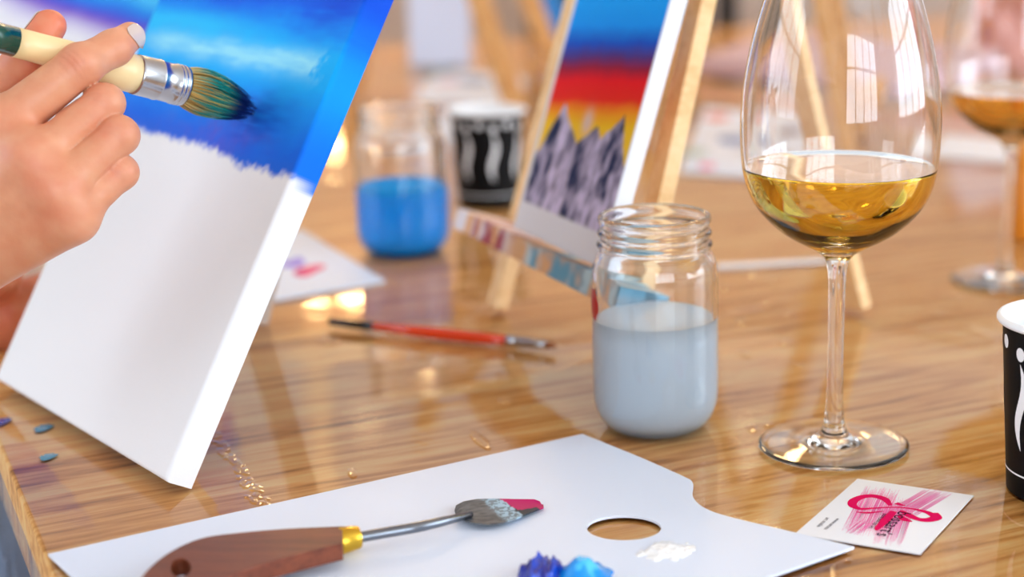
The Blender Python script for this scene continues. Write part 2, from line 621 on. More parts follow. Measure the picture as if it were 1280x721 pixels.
# clear plastic cover: a thin wrinkled sheet lying on the planks and folded over the left edge
def film():
    du = 0.006
    us = np.concatenate([np.array([-0.060, -0.045, -0.03, -0.015, -0.008, -0.004, -0.001, 0.002]), np.arange(0.006, TLEN, du)])
    vs = np.arange(0.0, TW, du)
    Uu, Vv = np.meshgrid(us, vs, indexing='ij')
    w = fbm(Uu * 22 + 3, Vv * 22 + 9, 3) - 0.5
    w2 = np.abs(fbm(Uu * 9 + 31, Vv * 13 + 2, 2) - 0.5)
    cre = np.exp(-(w2 / 0.012) ** 2) * sstep(0.45, 0.62, fbm(Uu * 5, Vv * 5, 2))
    z = -0.0007 + 0.00012 * w + 0.0004 * cre
    z = np.clip(z, -0.001, -0.0001)
    # over the edge
    dn = np.clip(-Uu, 0, 1)
    z = z - np.where(dn > 0.002, dn - 0.002, 0) * 0.95
    uu = np.where(Uu < 0, -0.0035 - 0.02 * dn + 0.004 * (fbm(Vv * 30, Uu * 10, 3) - 0.5) * (dn > 0.004), Uu)
    P = (TU * 1.0)[None, None] * (u_left + uu)[..., None] + TV[None, None] * (v_near + Vv)[..., None]
    P[..., 2] += z
    n, m = Uu.shape
    I = np.arange(n * m).reshape(n, m)
    Q = np.stack([I[:-1, :-1], I[1:, :-1], I[1:, 1:], I[:-1, 1:]], -1).reshape(-1, 4)
    mb = MB()
    mb.v = P.reshape(-1, 3).tolist()
    mb.f = Q.tolist()
    o = mb.build('plastic_cover', M_film, smooth=True)
    tag(o, 'clear glossy plastic cover wrinkled over the plank table top', 'table cover')
    return o
cover = film()

# ------------------------------------------------------------------ stretched canvases
def fold(L, t, r, step):
    """arc-length samples of a wrapped edge: position in 0..L and depth behind the face"""
    a = [(0.0, t, -(t - r) - PI * r / 2)]
    q = PI * r / 2
    for k in range(0, 6):
        th = (PI / 2) * (1 - k / 5)
        a.append((r - r * math.sin(th), r - r * math.cos(th), -r * th))
    n = max(2, int((L - 2 * r) / step))
    for k in range(1, n):
        x = r + (L - 2 * r) * k / n
        a.append((x, 0.0, x - r))
    for k in range(0, 6):
        th = (PI / 2) * k / 5
        a.append((L - r + r * math.sin(th), r - r * math.cos(th), L - 2 * r + r * th))
    a.append((L, t, L - 2 * r + q + (t - r)))
    A = np.array(a)
    return A[:, 0], A[:, 1], A[:, 2] + r

def make_canvas(name, label, org, yaw, lean, w, h, t, colfn, step, group=None, r=0.0022):
    """org = lower left corner of the painted face, s to the right and u up the face"""
    b = np.array([math.cos(yaw), math.sin(yaw), 0])
    hn = np.array([b[1], -b[0], 0])
    u = -hn * math.sin(lean) + np.array([0, 0, math.cos(lean)])
    n = np.cross(b, u)
    org = np.array(org, float)
    root = thing(name, label, 'canvas', org + b * w / 2 - n * t, group)
    S, ds, Sa = fold(w, t, r, step)
    U, dus, Ua = fold(h, t, r, step)
    SS, UU = np.meshgrid(S, U, indexing='ij')
    DD = np.maximum(ds[:, None], dus[None, :])
    P = org + SS[..., None] * b + UU[..., None] * u - DD[..., None] * n
    aS, aU = np.meshgrid(Sa, Ua, indexing='ij')
    col = colfn(aS, aU)
    k, m = SS.shape
    I = np.arange(k * m).reshape(k, m)
    Q = np.stack([I[:-1, :-1], I[1:, :-1], I[1:, 1:], I[:-1, 1:]], -1).reshape(-1, 4)
    mb = MB()
    mb.v = P.reshape(-1, 3).tolist(); mb.f = Q.tolist()
    mb.build('canvas_cloth', M_canvas, root, smooth=True, col=col.reshape(-1, 3))
    e = 0.0006
    bw = min(0.02, w / 4)
    def bar(s0, s1, u0, u1):
        vs = []
        for d in (t + 0.0001, e + 0.0012):
            for (x, y) in ((s0, u0), (s1, u0), (s1, u1), (s0, u1)):
                vs.append(org + b * x + u * y - n * d)
        MB().add(vs, [(3, 2, 1, 0), (4, 5, 6, 7), (0, 1, 5, 4), (1, 2, 6, 5), (2, 3, 7, 6), (3, 0, 4, 7)]).build('stretcher_bar', M_pine, root)
    g = 0.0015
    bar(g, bw, g, h - g); bar(w - bw, w - g, g, h - g)
    bar(bw, w - bw, g, bw); bar(bw, w - bw, h - bw, h - g)
    return root, b, u, n

def col_front(s, u):
    jit = fbm(s * 260, u * 260, 3) - 0.5
    streak = fbm(s * 60 + 4, u * 420, 3) - 0.5
    blot = fbm(s * 45 + 9, u * 70 + 3, 4) - 0.5
    uu = u + 0.010 * blot + 0.004 * streak + 0.010 * (s - 0.1) * 1.0
    keys = [(0.138, (20, 98, 220)), (0.148, (0, 104, 232)), (0.157, (0, 124, 242)), (0.168, (0, 150, 250)), (0.178, (0, 172, 252)),
            (0.196, (0, 176, 250)), (0.206, (0, 140, 242)), (0.216, (0, 100, 230)), (0.230, (0, 74, 214)), (0.27, (10, 60, 190))]
    ks = np.array([k[0] for k in keys])
    cs = np.array([lin(k[1]) for k in keys])
    col = np.stack([np.interp(uu, ks, cs[:, i]) for i in range(3)], -1)
    # purple paint along the cloud, strongest in the middle of the picture
    pur = 0.6 * np.exp(-((u - 0.147 - 0.03 * blot) / 0.0065) ** 2) * (0.25 + 0.75 * np.exp(-((s - 0.125) / 0.035) ** 2)) * (1 - sstep(0.155, 0.18, s))
    col = mixc(col, L3(96, 84, 206), np.clip(pur * (0.8 + 1.2 * jit), 0, 0.9))
    # dark rubbed patch where the brush works
    dk = np.exp(-(((s - 0.145) / 0.028) ** 2 + ((u - 0.160) / 0.013) ** 2)) + 0.7 * np.exp(-(((s - 0.175) / 0.02) ** 2 + ((u - 0.218) / 0.014) ** 2))
    col = mixc(col, L3(0, 66, 205), np.clip(dk * (0.6 + 1.5 * streak), 0, 0.7))
    # pale cyan streak of paint
    st = np.exp(-((u - 0.1885 - 0.03 * (s - 0.1) * 0 - 0.006 * blot) / 0.0055) ** 2) * sstep(-0.01, 0.03, s) * (1 - sstep(0.175, 0.186, s + 0.02 * jit))
    col = mixc(col, L3(150, 226, 250), np.clip(st * (0.85 + 0.8 * streak), 0, 0.95))
    lt = np.exp(-((u - 0.200 - 0.006 * blot) / 0.006) ** 2) * (1 - sstep(0.05, 0.16, s))
    col = mixc(col, L3(40, 196, 252), np.clip(lt * 0.8, 0, 1))
    # the side face is a shade more even
    sd = sstep(0.1935, 0.197, s)
    side = mixc(np.broadcast_to(L3(0, 120, 238), s.shape + (3,)), L3(0, 78, 214), sstep(0.19, 0.22, u + 0.02 * blot))
    side = mixc(side, L3(0, 150, 246), np.exp(-((u - 0.18 - 0.02 * blot) / 0.012) ** 2) * 0.8)
    col = mixc(col, side, sd * 0.75)
    # white ground below, torn brush-stroke edge
    bnd = 0.1415 + 0.007 * (fbm(s * 60, u * 60 + 3, 3) - 0.5) + 0.0012 * jit - 0.0045 * sstep(0.09, 0.19, s) + 0.004 * sstep(0.05, 0.0, s)
    bnd = bnd - 0.003 * sstep(0.196, 0.204, s)
    wt = 1 - sstep(-0.0024, 0.0028, u - bnd + 0.003 * (fbm(s * 420, u * 420, 2) - 0.5))
    white = np.broadcast_to(L3(238, 238, 242), s.shape + (3,))
    col = mixc(col, white, wt)
    return col

FY, FLN = math.radians(-47.18949), math.radians(29.08595)
fw, ft = 0.19558, 0.01295
_b = np.array([math.cos(FY), math.sin(FY), 0]); _h = np.array([_b[1], -_b[0], 0])
_u = -_h * math.sin(FLN) + np.array([0, 0, math.cos(FLN)]); _n = np.cross(_b, _u)
forg = np.array([-0.21744, 0.63668, 0.0]) + _n * ft - _b * fw
front, fb, fu, fn_ = make_canvas('stretched_canvas', 'large stretched canvas leaning in front, half painted blue sky over white', forg, FY, FLN, fw, 0.26, ft, col_front, 0.0009)

def col_sunset(s, u):
    blot = fbm(s * 60 + 2, u * 90, 3) - 0.5
    jit = fbm(s * 300, u * 300, 2) - 0.5
    uu = u + 0.004 * blot - 0.010 * (s - 0.0) / 0.109 + 0.006
    keys = [(0.050, (255, 212, 66)), (0.066, (255, 206, 34)), (0.074, (255, 150, 24)), (0.080, (246, 40, 22)), (0.090, (246, 8, 30)),
            (0.097, (156, 20, 62)), (0.103, (84, 52, 134)), (0.110, (10, 84, 206)), (0.120, (0, 154, 255)), (0.135, (0, 164, 255)), (0.15, (0, 130, 245))]
    ks = np.array([k[0] for k in keys]); cs = np.array([lin(k[1]) for k in keys])
    col = np.stack([np.interp(uu, ks, cs[:, i]) for i in range(3)], -1)
    # small pale cloud
    cl = np.exp(-(((s - 0.056) / 0.005) ** 2 + ((u - 0.067) / 0.006) ** 2))
    col = mixc(col, L3(238, 204, 190), np.clip(cl * 1.2, 0, 1))
    ridge_s = [0.0, 0.008, 0.0165, 0.0245, 0.032, 0.041, 0.050, 0.058, 0.0685, 0.075, 0.083, 0.0945, 0.101, 0.109]
    ridge_u = [0.040, 0.046, 0.062, 0.0735, 0.066, 0.061, 0.0555, 0.059, 0.0665, 0.060, 0.066, 0.076, 0.060, 0.050]
    rd = np.interp(s, ridge_s, ridge_u) + 0.0020 * jit + 0.0022 * (fbm(s * 140, u * 30, 2) - 0.5)
    mt = 1 - sstep(-0.0005, 0.0006, u - rd)
    face = fbm(s * 190 - u * 60, u * 95 + s * 60, 4)
    side = np.interp(s, [0, 0.0245, 0.030, 0.05, 0.055, 0.0685, 0.074, 0.085, 0.0945, 0.099, 0.109], [0, 0.05, 0.9, 0.8, 0.1, 0.15, 0.9, 0.4, 0.05, 0.8, 0.3])
    tone = np.clip(0.50 * side + 2.0 * (face - 0.5) + 0.16 + 0.25 * sstep(0.05, 0.025, u), 0, 1)
    mc = mixc(np.broadcast_to(L3(30, 44, 86), s.shape + (3,)), L3(222, 210, 244), tone)
    col = mixc(col, mc, mt)
    # bare white border
    inside = sstep(0.0035, 0.0055, s) * (1 - sstep(0.1075, 0.1085, s)) * sstep(0.0155, 0.0172, u)
    return mixc(np.broadcast_to(L3(238, 238, 246), s.shape + (3,)), col, inside)

SY, SLN = math.radians(-60.8126), math.radians(17.88191)
sorg = np.array([-0.10566, 0.86356, 0.06473])
sunset, sb, su, sn = make_canvas('stretched_canvas', 'small sunset painting of grey peaks under a red and blue sky, on a pine easel', sorg, SY, SLN, 0.10884, 0.165, 0.0092, col_sunset, 0.0011, r=0.0012)

def col_sea(s, u):
    blot = fbm(s * 14, u * 22 + 7, 4) - 0.5
    uu = u + 0.27 * s + 0.016 * blot
    keys = [(0.182, (238, 240, 248)), (0.192, (206, 200, 238)), (0.200, (132, 92, 206)), (0.207, (70, 92, 222)), (0.216, (30, 140, 242)), (0.228, (80, 200, 252)), (0.25, (40, 150, 244))]
    ks = np.array([k[0] for k in keys]); cs = np.array([lin(k[1]) for k in keys])
    return np.stack([np.interp(uu, ks, cs[:, i]) for i in range(3)], -1)

# ------------------------------------------------------------------ easels
def make_easel(name, label, base, yaw, lean, wl, wr, width, height, ledge_u, ledge_a, back_foot, material, ledge_col=None, bar_w=0.013, bar_d=0.018, group=None, wr_top=None):
    """two leaning posts, a ledge in front of them, a cross bar and a hinged back leg"""
    b = np.array([math.cos(yaw), math.sin(yaw), 0]); hn = np.array([b[1], -b[0], 0])
    u = -hn * math.sin(lean) + np.array([0, 0, math.cos(lean)]); n = np.cross(b, u)
    base = np.array(base, float)
    root = thing(name, label, 'easel', base + b * width / 2, group)
    low = 0.005
    tops = []
    for a0, a1, ww in ((0.0, wl, bar_w), (width, wr, bar_w * (wr_top or 1.0))):
        p = base + b * a0 + u * low - n * bar_d * 0.5
        q = base + b * a1 + u * height - n * bar_d * 0.5
        MB().bar(p, q, ww, bar_d, n).build('post', material, root, bevel=0.0008)
        tops.append(q)
    lc = base + u * ledge_u + n * 0.0105
    lg = MB()
    if ledge_a is None:
        pass
    elif ledge_col is not None:
        A = np.linspace(ledge_a[0], ledge_a[1], 70); Bq = np.linspace(0, 1, 49)
        vs, cs = [], []
        prof = [(-0.0060, -0.010), (0.0060, -0.010), (0.0060, 0.0185), (-0.0060, 0.0185)]
        ring = []
        for k in range(4):
            p, q = prof[k], prof[(k + 1) % 4]
            for j in range(8):
                t = j / 8
                ring.append((p[0] + (q[0] - p[0]) * t, p[1] + (q[1] - p[1]) * t))
        R = len(ring)
        for a in A:
            for (x, y) in ring:
                vs.append(lc + b * a + u * x + n * y)
        fs = []
        for i in range(len(A) - 1):
            for k in range(R):
                fs.append((i * R + k, i * R + (k + 1) % R, (i + 1) * R + (k + 1) % R, (i + 1) * R + k))
        fs.append(tuple(range(R))[::-1]); fs.append(tuple((len(A) - 1) * R + k for k in range(R)))
        lg.add(vs, fs)
        aa = np.repeat(A, R); rr = np.tile(np.arange(R) / R, len(A))
        lg.build('ledge', M_attr, root, col=ledge_col(aa, rr))
    else:
        lg.bar(lc + b * ledge_a[0] + n * 0.005, lc + b * ledge_a[1] + n * 0.005, 0.013, 0.03, n)
        lg.build('ledge', material, root, bevel=0.0008)
    ph = base + u * (height * 0.93) - n * (bar_d + 0.0055)
    wa, wb = wl * 0.93, width + (wr - width) * 0.93
    MB().bar(ph + b * (wa - 0.012), ph + b * (wb + 0.012), 0.016, 0.010, n).build('cross_bar', material, root, bevel=0.0008)
    top = base + b * (wl + wr) / 2 + u * (height * 0.94) - n * (bar_d + 0.020)
    bf = np.array([back_foot[0], back_foot[1], 0.004])
    MB().bar(bf, top, bar_w * (1.1 if ledge_col is None else 1.5), bar_d * 0.8, n).build('back_leg', material, root, bevel=0.0008)
    return root

def ledge_paint(a, r):
    base = np.broadcast_to(L3(226, 170, 116), a.shape + (3,)).copy()
    n1, n2, n3 = fbm(a * 150, r * 3, 3), fbm(a * 130 + 40, r * 3 + 9, 3), fbm(a * 110 + 80, r * 3 + 4, 3)
    c = mixc(base, L3(226, 222, 232), sstep(0.42, 0.60, n1) * (1 - sstep(0.05, 0.08, a)))
    c = mixc(c, L3(168, 60, 78), sstep(0.46, 0.64, n2) * sstep(0.005, 0.02, a) * (1 - sstep(0.055, 0.085, a)))
    c = mixc(c, L3(96, 160, 190), sstep(0.30, 0.62, n3) * sstep(0.075, 0.10, a))
    c = mixc(c, L3(190, 216, 226), sstep(0.50, 0.68, n1) * sstep(0.075, 0.10, a))
    return c

Lft = at(610, 392)
make_easel('table_easel', 'pine table easel with paint-stained ledge holding the sunset painting', Lft, SY, SLN, -0.008, 0.128, 0.166, 0.345,
           0.0505, (-0.016, 0.200), at(1072, 392), M_pine, ledge_paint, bar_w=0.0125, bar_d=0.009, wr_top=1.1)

# easel behind the big canvas: only its whitish rear foot peeks out
eb = forg + fb * 0.03 - fn_ * (ft + 0.0005)
eb = eb - fu * (eb[2] / fu[2])
make_easel('table_easel', 'whitewashed easel behind the large front canvas, only a rear foot showing', eb, FY, FLN, 0.0, 0.09, 0.09, 0.235,
           0.0, None, at(318, 404), M_pine_white)

exec_far = True
# ------------------------------------------------------------------ jars
JP_out = [(0.0, 0.0), (0.0185, 0.0), (0.0212, 0.0004), (0.0240, 0.0022), (0.0268, 0.0060), (0.0287, 0.0110), (0.0294, 0.0170), (0.0295, 0.0300), (0.0294, 0.0550),
          (0.0292, 0.0735), (0.0287, 0.0782), (0.0275, 0.0818), (0.0262, 0.0840), (0.0255, 0.0852), (0.0256, 0.0862), (0.0266, 0.0872), (0.0268, 0.0882), (0.0258, 0.0896),
          (0.0252, 0.0908), (0.0253, 0.0918), (0.0263, 0.0928), (0.0264, 0.0938), (0.0255, 0.0950), (0.0250, 0.0962), (0.0251, 0.0975), (0.0259, 0.0985), (0.0261, 0.1000), (0.0256, 0.1014), (0.0244, 0.1019)]
JP_in = [(0.0234, 0.1012), (0.0231, 0.0990), (0.0230, 0.0900), (0.0232, 0.0850), (0.0244, 0.0825), (0.0260, 0.0800), (0.0268, 0.0770), (0.0272, 0.0720), (0.0274, 0.0550), (0.0275, 0.0300),
         (0.0273, 0.0180), (0.0265, 0.0120), (0.0246, 0.0075), (0.0215, 0.0050), (0.0150, 0.0042), (0.0, 0.0046)]

def refine(pr, k=3):
    out = []
    P = [np.array(p) for p in pr]
    n = len(P)
    for i in range(n - 1):
        p0 = P[max(i - 1, 0)]; p1 = P[i]; p2 = P[i + 1]; p3 = P[min(i + 2, n - 1)]
        for j in range(k):
            t = j / k
            out.append(tuple(0.5 * ((2 * p1) + (-p0 + p2) * t + (2 * p0 - 5 * p1 + 4 * p2 - p3) * t ** 2 + (-p0 + 3 * p1 - 3 * p2 + p3) * t ** 3)))
    out.append(tuple(P[-1]))
    return [(max(r, 0.0), z) for r, z in out]

def make_jar(name, label, loc, level, wmat, sc_=1.0, scz=1.0):
    root = thing(name, label, 'jar', loc)
    cx, cy2, _ = loc
    prof = [(r * sc_, z * scz) for r, z in refine(JP_out, 2) + refine(JP_in, 2)]
    MB().lathe(prof, 72, c=(cx, cy2, 0.0)).build('glass_body', M_jarglass, root, smooth=True)
    # the liquid reaches a hair into the glass wall
    inner = [(r, z) for r, z in refine(JP_in, 2) if z < level]
    pr = [(0.0, level), (0.018, level), (0.0264, level), (0.0275, level + 0.0003), (0.0278, level + 0.0004)]
    body = [(r + 0.0004 if r > 0.001 else 0.0, z - (0.0004 if z < 0.006 else 0)) for r, z in inner]
    MB().lathe([(r * sc_, z * scz) for r, z in pr + body], 72, c=(cx, cy2, 0.0)).build('water', wmat, root, smooth=True)
    return root

jp = at(820, 530)
jar = make_jar('glass_jar', 'clear threaded glass jar of cloudy rinse water beside the wine glass', (jp[0], jp[1], 0), 0.0530, M_water)
jb = at(506, 313)
jarb = make_jar('glass_jar', 'glass jar of bright blue paint water behind the red brush', (jb[0], jb[1], 0), 0.047, M_bluewater, 1.07, 1.0)
# drip of dark red paint on the front jar's left side
rb = MB()
dd = []
for i in range(9):
    tz = i / 8
    zz = 0.0545 + 0.0140 * tz
    wdt = 0.22 * math.sin(PI * min(1, 0.12 + tz * 0.8)) + 0.02
    for j in range(7):
        th = math.radians(197) + wdt * (j / 6 - 0.5) * 2
        rr = 0.0295 + 0.0005 * math.sin(PI * j / 6) * math.sin(PI * max(0.05, min(.95, tz)))
        dd.append((jp[0] + rr * math.cos(th), jp[1] + rr * math.sin(th), zz))
rb.add(dd, [(i * 7 + j, i * 7 + j + 1, (i + 1) * 7 + j + 1, (i + 1) * 7 + j) for i in range(8) for j in range(6)])
o = rb.build('paint_drip', mat('dark_red_paint', (170, 16, 30), 0.3), jar, smooth=True)
o['label'] = 'dark red paint drip on the glass'

# ------------------------------------------------------------------ wine glasses
G_foot = [(0.0, 0.0009), (0.012, 0.0006), (0.0300, 0.0), (0.0338, 0.0004), (0.0343, 0.0011), (0.0337, 0.0018), (0.0300, 0.0021), (0.0200, 0.0027), (0.0120, 0.0037), (0.0075, 0.0058)]
G_stem = [(0.0075, 0.0058), (0.0054, 0.0088), (0.0044, 0.0135), (0.0038, 0.0220), (0.0035, 0.0360), (0.0034, 0.0520), (0.0036, 0.0680), (0.0039, 0.0790), (0.0047, 0.0850), (0.0060, 0.0883)]
G_bowl = [(0.0060, 0.0883), (0.0092, 0.0911), (0.0160, 0.0948), (0.0245, 0.0998), (0.0320, 0.1062), (0.0376, 0.1134), (0.0412, 0.1220), (0.0430, 0.1320), (0.0436, 0.1450), (0.0431, 0.1580),
          (0.0416, 0.1700), (0.0390, 0.1830), (0.0354, 0.1960), (0.0318, 0.2070), (0.0288, 0.2160), (0.0272, 0.2210)]
G_rim = [(0.0267, 0.2214), (0.0263, 0.2208)]
G_inner = [(r - 0.0011 if i > 1 else r - 0.0015, z + (0.0032 if z < 0.096 else 0.0016 if z < 0.101 else 0.0008 if z < 0.11 else 0)) for i, (r, z) in enumerate(G_bowl[1:])][::-1] + [(0.0, 0.0932)]

def make_wineglass(name, label, loc, level, wmat):
    root = thing(name, label, 'wine glass', loc)
    c = (loc[0], loc[1], 0.0)
    MB().lathe(refine(G_foot, 3), 80, c=c).build('foot', M_glass, root, smooth=True)
    MB().lathe(refine(G_stem, 3), 80, c=c).build('stem', M_glass, root, smooth=True)
    MB().lathe(refine(G_bowl, 3) + G_rim + refine(G_inner[1:], 3), 80, c=c).build('bowl', M_glass, root, smooth=True)
    inn = refine(G_inner[1:], 3)
    rl = float(np.interp(level, [q[1] for q in inn][::-1], [q[0] for q in inn][::-1]))
    pr = [(0.0, level), (rl * 0.6, level), (rl - 0.0015, level), (rl - 0.0002, level + 0.0002), (rl + 0.0004, level + 0.0003)]
    body = [(r + 0.0004 if r > 0.001 else 0.0, z - 0.0004) for r, z in inn if z < level]
    MB().lathe(pr + body, 80, c=c).build('wine', wmat, root, smooth=True)
    return root

gp = at(1042, 557)
make_wineglass('wine_glass', 'tall wine glass of pale golden wine standing in front by the card', (gp[0], gp[1], 0), 0.1292, M_wine)
g2 = at(1256, 350)
make_wineglass('wine_glass', 'blurred second wine glass of amber wine at the far right', (g2[0], g2[1], 0), 0.1225, M_wine2)

# ------------------------------------------------------------------ paper cups
CH, CRB, CRT = 0.0755, 0.0243, 0.0292
def cup_r(z): return CRB + (CRT - CRB) * z / CH

def make_cup(name, label, loc, phase):
    root = thing(name, label, 'cup', loc)
    c = (loc[0], loc[1], 0.0)
    wall = [(0.0, 0.004), (0.0235, 0.004), (CRB - 0.0006, 0.0), (CRB, 0.0)] + [(cup_r(CH * k / 8), CH * k / 8) for k in range(1, 8)] + [(cup_r(CH * 0.965), CH * 0.965)]
    MB().lathe(wall, 64, c=c).build('cup_wall', M_cup_black, root, smooth=True, angle=50)
    inner = [(cup_r(CH * 0.965) - 0.0001, CH * 0.965)]
    for k in range(9):
        t = -2.0 + k / 8 * 4.6
        inner.append((CRT + 0.0008 + 0.0016 * math.cos(t), CH * 0.985 + 0.0016 * math.sin(t)))
    inner += [(cup_r(CH * 0.9) - 0.0008, CH * 0.9), (cup_r(CH * 0.5) - 0.0008, CH * 0.5), (cup_r(0.008) - 0.0008, 0.008), (0.0, 0.0078)]
    MB().lathe(inner, 64, c=c).build('rim_and_lining', M_cup_white, root, smooth=True)
    # printed dots, leaf squiggles and a ring line, as thin print on the wall
    pr = MB()
    def patch(poly):
        vs = []
        cxp = (sum(p[0] for p in poly) / len(poly), sum(p[1] for p in poly) / len(poly))
        for th, z in [cxp] + list(poly):
            r = cup_r(z) + 0.00018
            vs.append((c[0] + r * math.cos(th), c[1] + r * math.sin(th), z))
        n = len(poly)
        pr.add(vs, [(0, 1 + k, 1 + (k + 1) % n) for k in range(n)])
    NR = 16
    for k in range(NR):
        th = phase + 2 * PI * k / NR
        for row, (zz, rd, off) in enumerate((((CH * 0.875, 0.0024, 0),) if k % 2 else ((CH * 0.835, 0.0024, 0),))):
            patch([(th + off + rd / cup_r(zz) * math.cos(a), zz + rd * 1.25 * math.sin(a)) for a in np.linspace(0, 2 * PI, 18)[:-1]])
        # squiggle: an s-shaped leaf
        if k % 2 == 0:
            up, dn = [], []
            for i in range(15):
                t = i / 14
                zz = CH * (0.78 - 0.50 * t)
                mid = th + 0.075 * math.sin(t * 2 * PI)
                wd = 0.075 * math.sin(PI * t) ** 0.8 + 0.004
                up.append((mid + wd, zz)); dn.append((mid - wd, zz))
            for i in range(14):
                vs = []
                for (tt, zz) in (up[i], up[i + 1], dn[i + 1], dn[i]):
                    r = cup_r(zz) + 0.00018
                    vs.append((c[0] + r * math.cos(tt), c[1] + r * math.sin(tt), zz))
                pr.add(vs, [(0, 1, 2, 3)])
    for i in range(96):
        vs = []
        for (tt, zz) in ((i, 0.0095), (i + 1, 0.0095), (i + 1, 0.0103), (i, 0.0103)):
            r = cup_r(zz) + 0.00018
            a = 2 * PI * tt / 96
            vs.append((c[0] + r * math.cos(a), c[1] + r * math.sin(a), zz))
        pr.add(vs, [(0, 1, 2, 3)])
    o = pr.build('printed_pattern', M_cup_white, root, smooth=True)
    return root

cr_ = at(1330, 609)
make_cup('paper_cup', 'black paper cup with white dots, cut off at the right edge', (cr_[0], cr_[1], 0), math.radians(31))
cbk = at(612, 253)
make_cup('paper_cup', 'blurred black and white paper cup behind the sunset easel', (cbk[0], cbk[1], 0), 0.30)

# ------------------------------------------------------------------ palette board, card
PZ0, PZ1 = 0.0006, 0.0017
ptop = lambda x, y: tuple(at(x, y, PZ1)[:2])
outl = [ptop(60, 692), ptop(400, 616), ptop(728, 542), ptop(800, 571), ptop(852, 594), ptop(866, 603), ptop(866, 620), ptop(880, 634), ptop(910, 645), ptop(985, 663), ptop(1068, 683), ptop(960, 721), ptop(880, 751), ptop(760, 800), ptop(400, 860), ptop(190, 815), ptop(92, 722)]
outl = smooth_loop(outl, 6, corners=(0, 1, 2, 3, 10, 11, 12, 15, 16))
hc = at(780, 660, PZ1)
hole = [tuple(at(780 + 46.5 * math.cos(a), 659.5 + 15.5 * math.sin(a), PZ1)[:2]) for a in np.linspace(0, 2 * PI, 41)[:-1]]
pal = plate('paint_palette', outl, [hole], PZ0, PZ1, M_sheet, bevel=0.0002)
tag(pal, 'large white board palette with oval thumb hole, lying in front', 'palette')

cA, cB, cC = at(1072, 599), at(1217, 620), at(1150, 693)
cD = cA - cB + cC
card = thing('business_card', 'white printed card with a pink brush-stroke bow, tucked under the palette', 'card', (cA + cC) / 2)
cz0, cz1 = -0.0001, 0.00035
def card_box():
    vs = [(p[0], p[1], z) for z in (cz0, cz1) for p in (cD, cC, cB, cA)]
    return MB().add(vs, [(3, 2, 1, 0), (4, 5, 6, 7), (0, 1, 5, 4), (1, 2, 6, 5), (2, 3, 7, 6), (3, 0, 4, 7)])
card_box().build('card_sheet', M_paper_white, card)
def print_col(x, y):  # streaky pink ink
    pass
M_ink = mat('pink_ink', rough=0.8, attr='Col', spec=0.05)
def ink_patch(p, q, width, seedv, dens, z):
    """one dry brush stroke from p to q (pixels of the card plane), streaked lengthwise"""
    a, b2 = at(*p)[:2], at(*q)[:2]
    d = b2 - a; Ln = np.linalg.norm(d); d = d / Ln
    s = np.array([-d[1], d[0]])
    rg = random.Random(seedv)
    mb = MB(); cols = []
    nst = int(width / 0.00022)
    for k in range(nst):
        c = (k + 0.5) / nst - 0.5
        if rg.random() > dens: continue
        t0 = rg.uniform(-0.06, 0.12) + 0.06 * abs(c); t1 = 1 + rg.uniform(-0.14, 0.06) - 0.06 * abs(c)
        off = s * width * c
        wob = rg.uniform(-0.0002, 0.0002)
        P0, P1 = a + d * Ln * t0 + off, a + d * Ln * t1 + off + s * wob
        hw = width / nst * rg.uniform(0.35, 0.75)
        vs = [(*(P0 - s * hw * 0.3), z), (*(P1 - s * hw * 0.3), z), (*(P1 + s * hw * 0.3), z), (*(P0 + s * hw * 0.3), z)]
        vm = [(*((P0 + P1) / 2 - s * hw), z), (*((P0 + P1) / 2 + s * hw), z)]
        mb.add([vs[0], vm[0], vs[1], vs[2], vm[1], vs[3]], [(0, 1, 2, 3, 4, 5)])
        pk = rg.random()
        cc = np.array(L3(252, 150, 200)) * (1 - pk * 0.8) + np.array(L3(244, 84, 160)) * pk * 0.8
        cols += [cc] * 6
    return mb, np.array(cols)
strokes = MB(); scol = []
for args in (((1102, 612), (1075, 668), 0.0150, 1, 0.9, cz1 + 0.00003), ((1128, 625), (1108, 680), 0.0120, 2, 0.95, cz1 + 0.00004), ((1175, 614), (1118, 648), 0.0120, 3, 0.8, cz1 + 0.00005), ((1085, 650), (1062, 668), 0.008, 4, 0.5, cz1 + 0.00006)):
    m_, c_ = ink_patch(*args)
    strokes.add(m_.v, m_.f); scol.append(c_)
o = strokes.build('brush_strokes', M_ink, card, col=np.concatenate(scol))
o['label'] = 'pale pink streaky printed brush strokes'
o['kind'] = 'stuff'
# the magenta ribbon bow
bow = MB()
def ribbon(pts, wid, z):
    P = [at(*p)[:2] for p in pts]
    n = len(P)
    # resample
    Q, Wd = [], []
    for i in range(n - 1):
        p0, p1, p2, p3 = P[max(i - 1, 0)], P[i], P[i + 1], P[min(i + 2, n - 1)]
        for k in range(6):
            t = k / 6
            Q.append(0.5 * ((2 * p1) + (-p0 + p2) * t + (2 * p0 - 5 * p1 + 4 * p2 - p3) * t ** 2 + (-p0 + 3 * p1 - 3 * p2 + p3) * t ** 3))
            Wd.append(wid[i] * (1 - t) + wid[i + 1] * t)
    Q.append(P[-1]); Wd.append(wid[-1])
    vs = []
    for i in range(len(Q)):
        d = nrm(Q[min(i + 1, len(Q) - 1)] - Q[max(i - 1, 0)])
        s = np.array([-d[1], d[0]])
        vs += [(*(Q[i] + s * Wd[i] / 2), z), (*(Q[i] - s * Wd[i] / 2), z)]
    bow.add(vs, [(2 * i, 2 * i + 1, 2 * i + 3, 2 * i + 2) for i in range(len(Q) - 1)])
bz = cz1 + 0.00008
k_ = 0.00046  # metres per pixel here
ribbon([(1113, 633), (1106, 625), (1092, 621), (1078, 622), (1067, 627), (1066, 633), (1076, 637), (1095, 636), (1120, 635), (1140, 637), (1158, 641), (1168, 646)], [q * k_ for q in (3, 8, 8, 8, 9, 8, 5, 3, 2.5, 3, 6, 8)], bz)
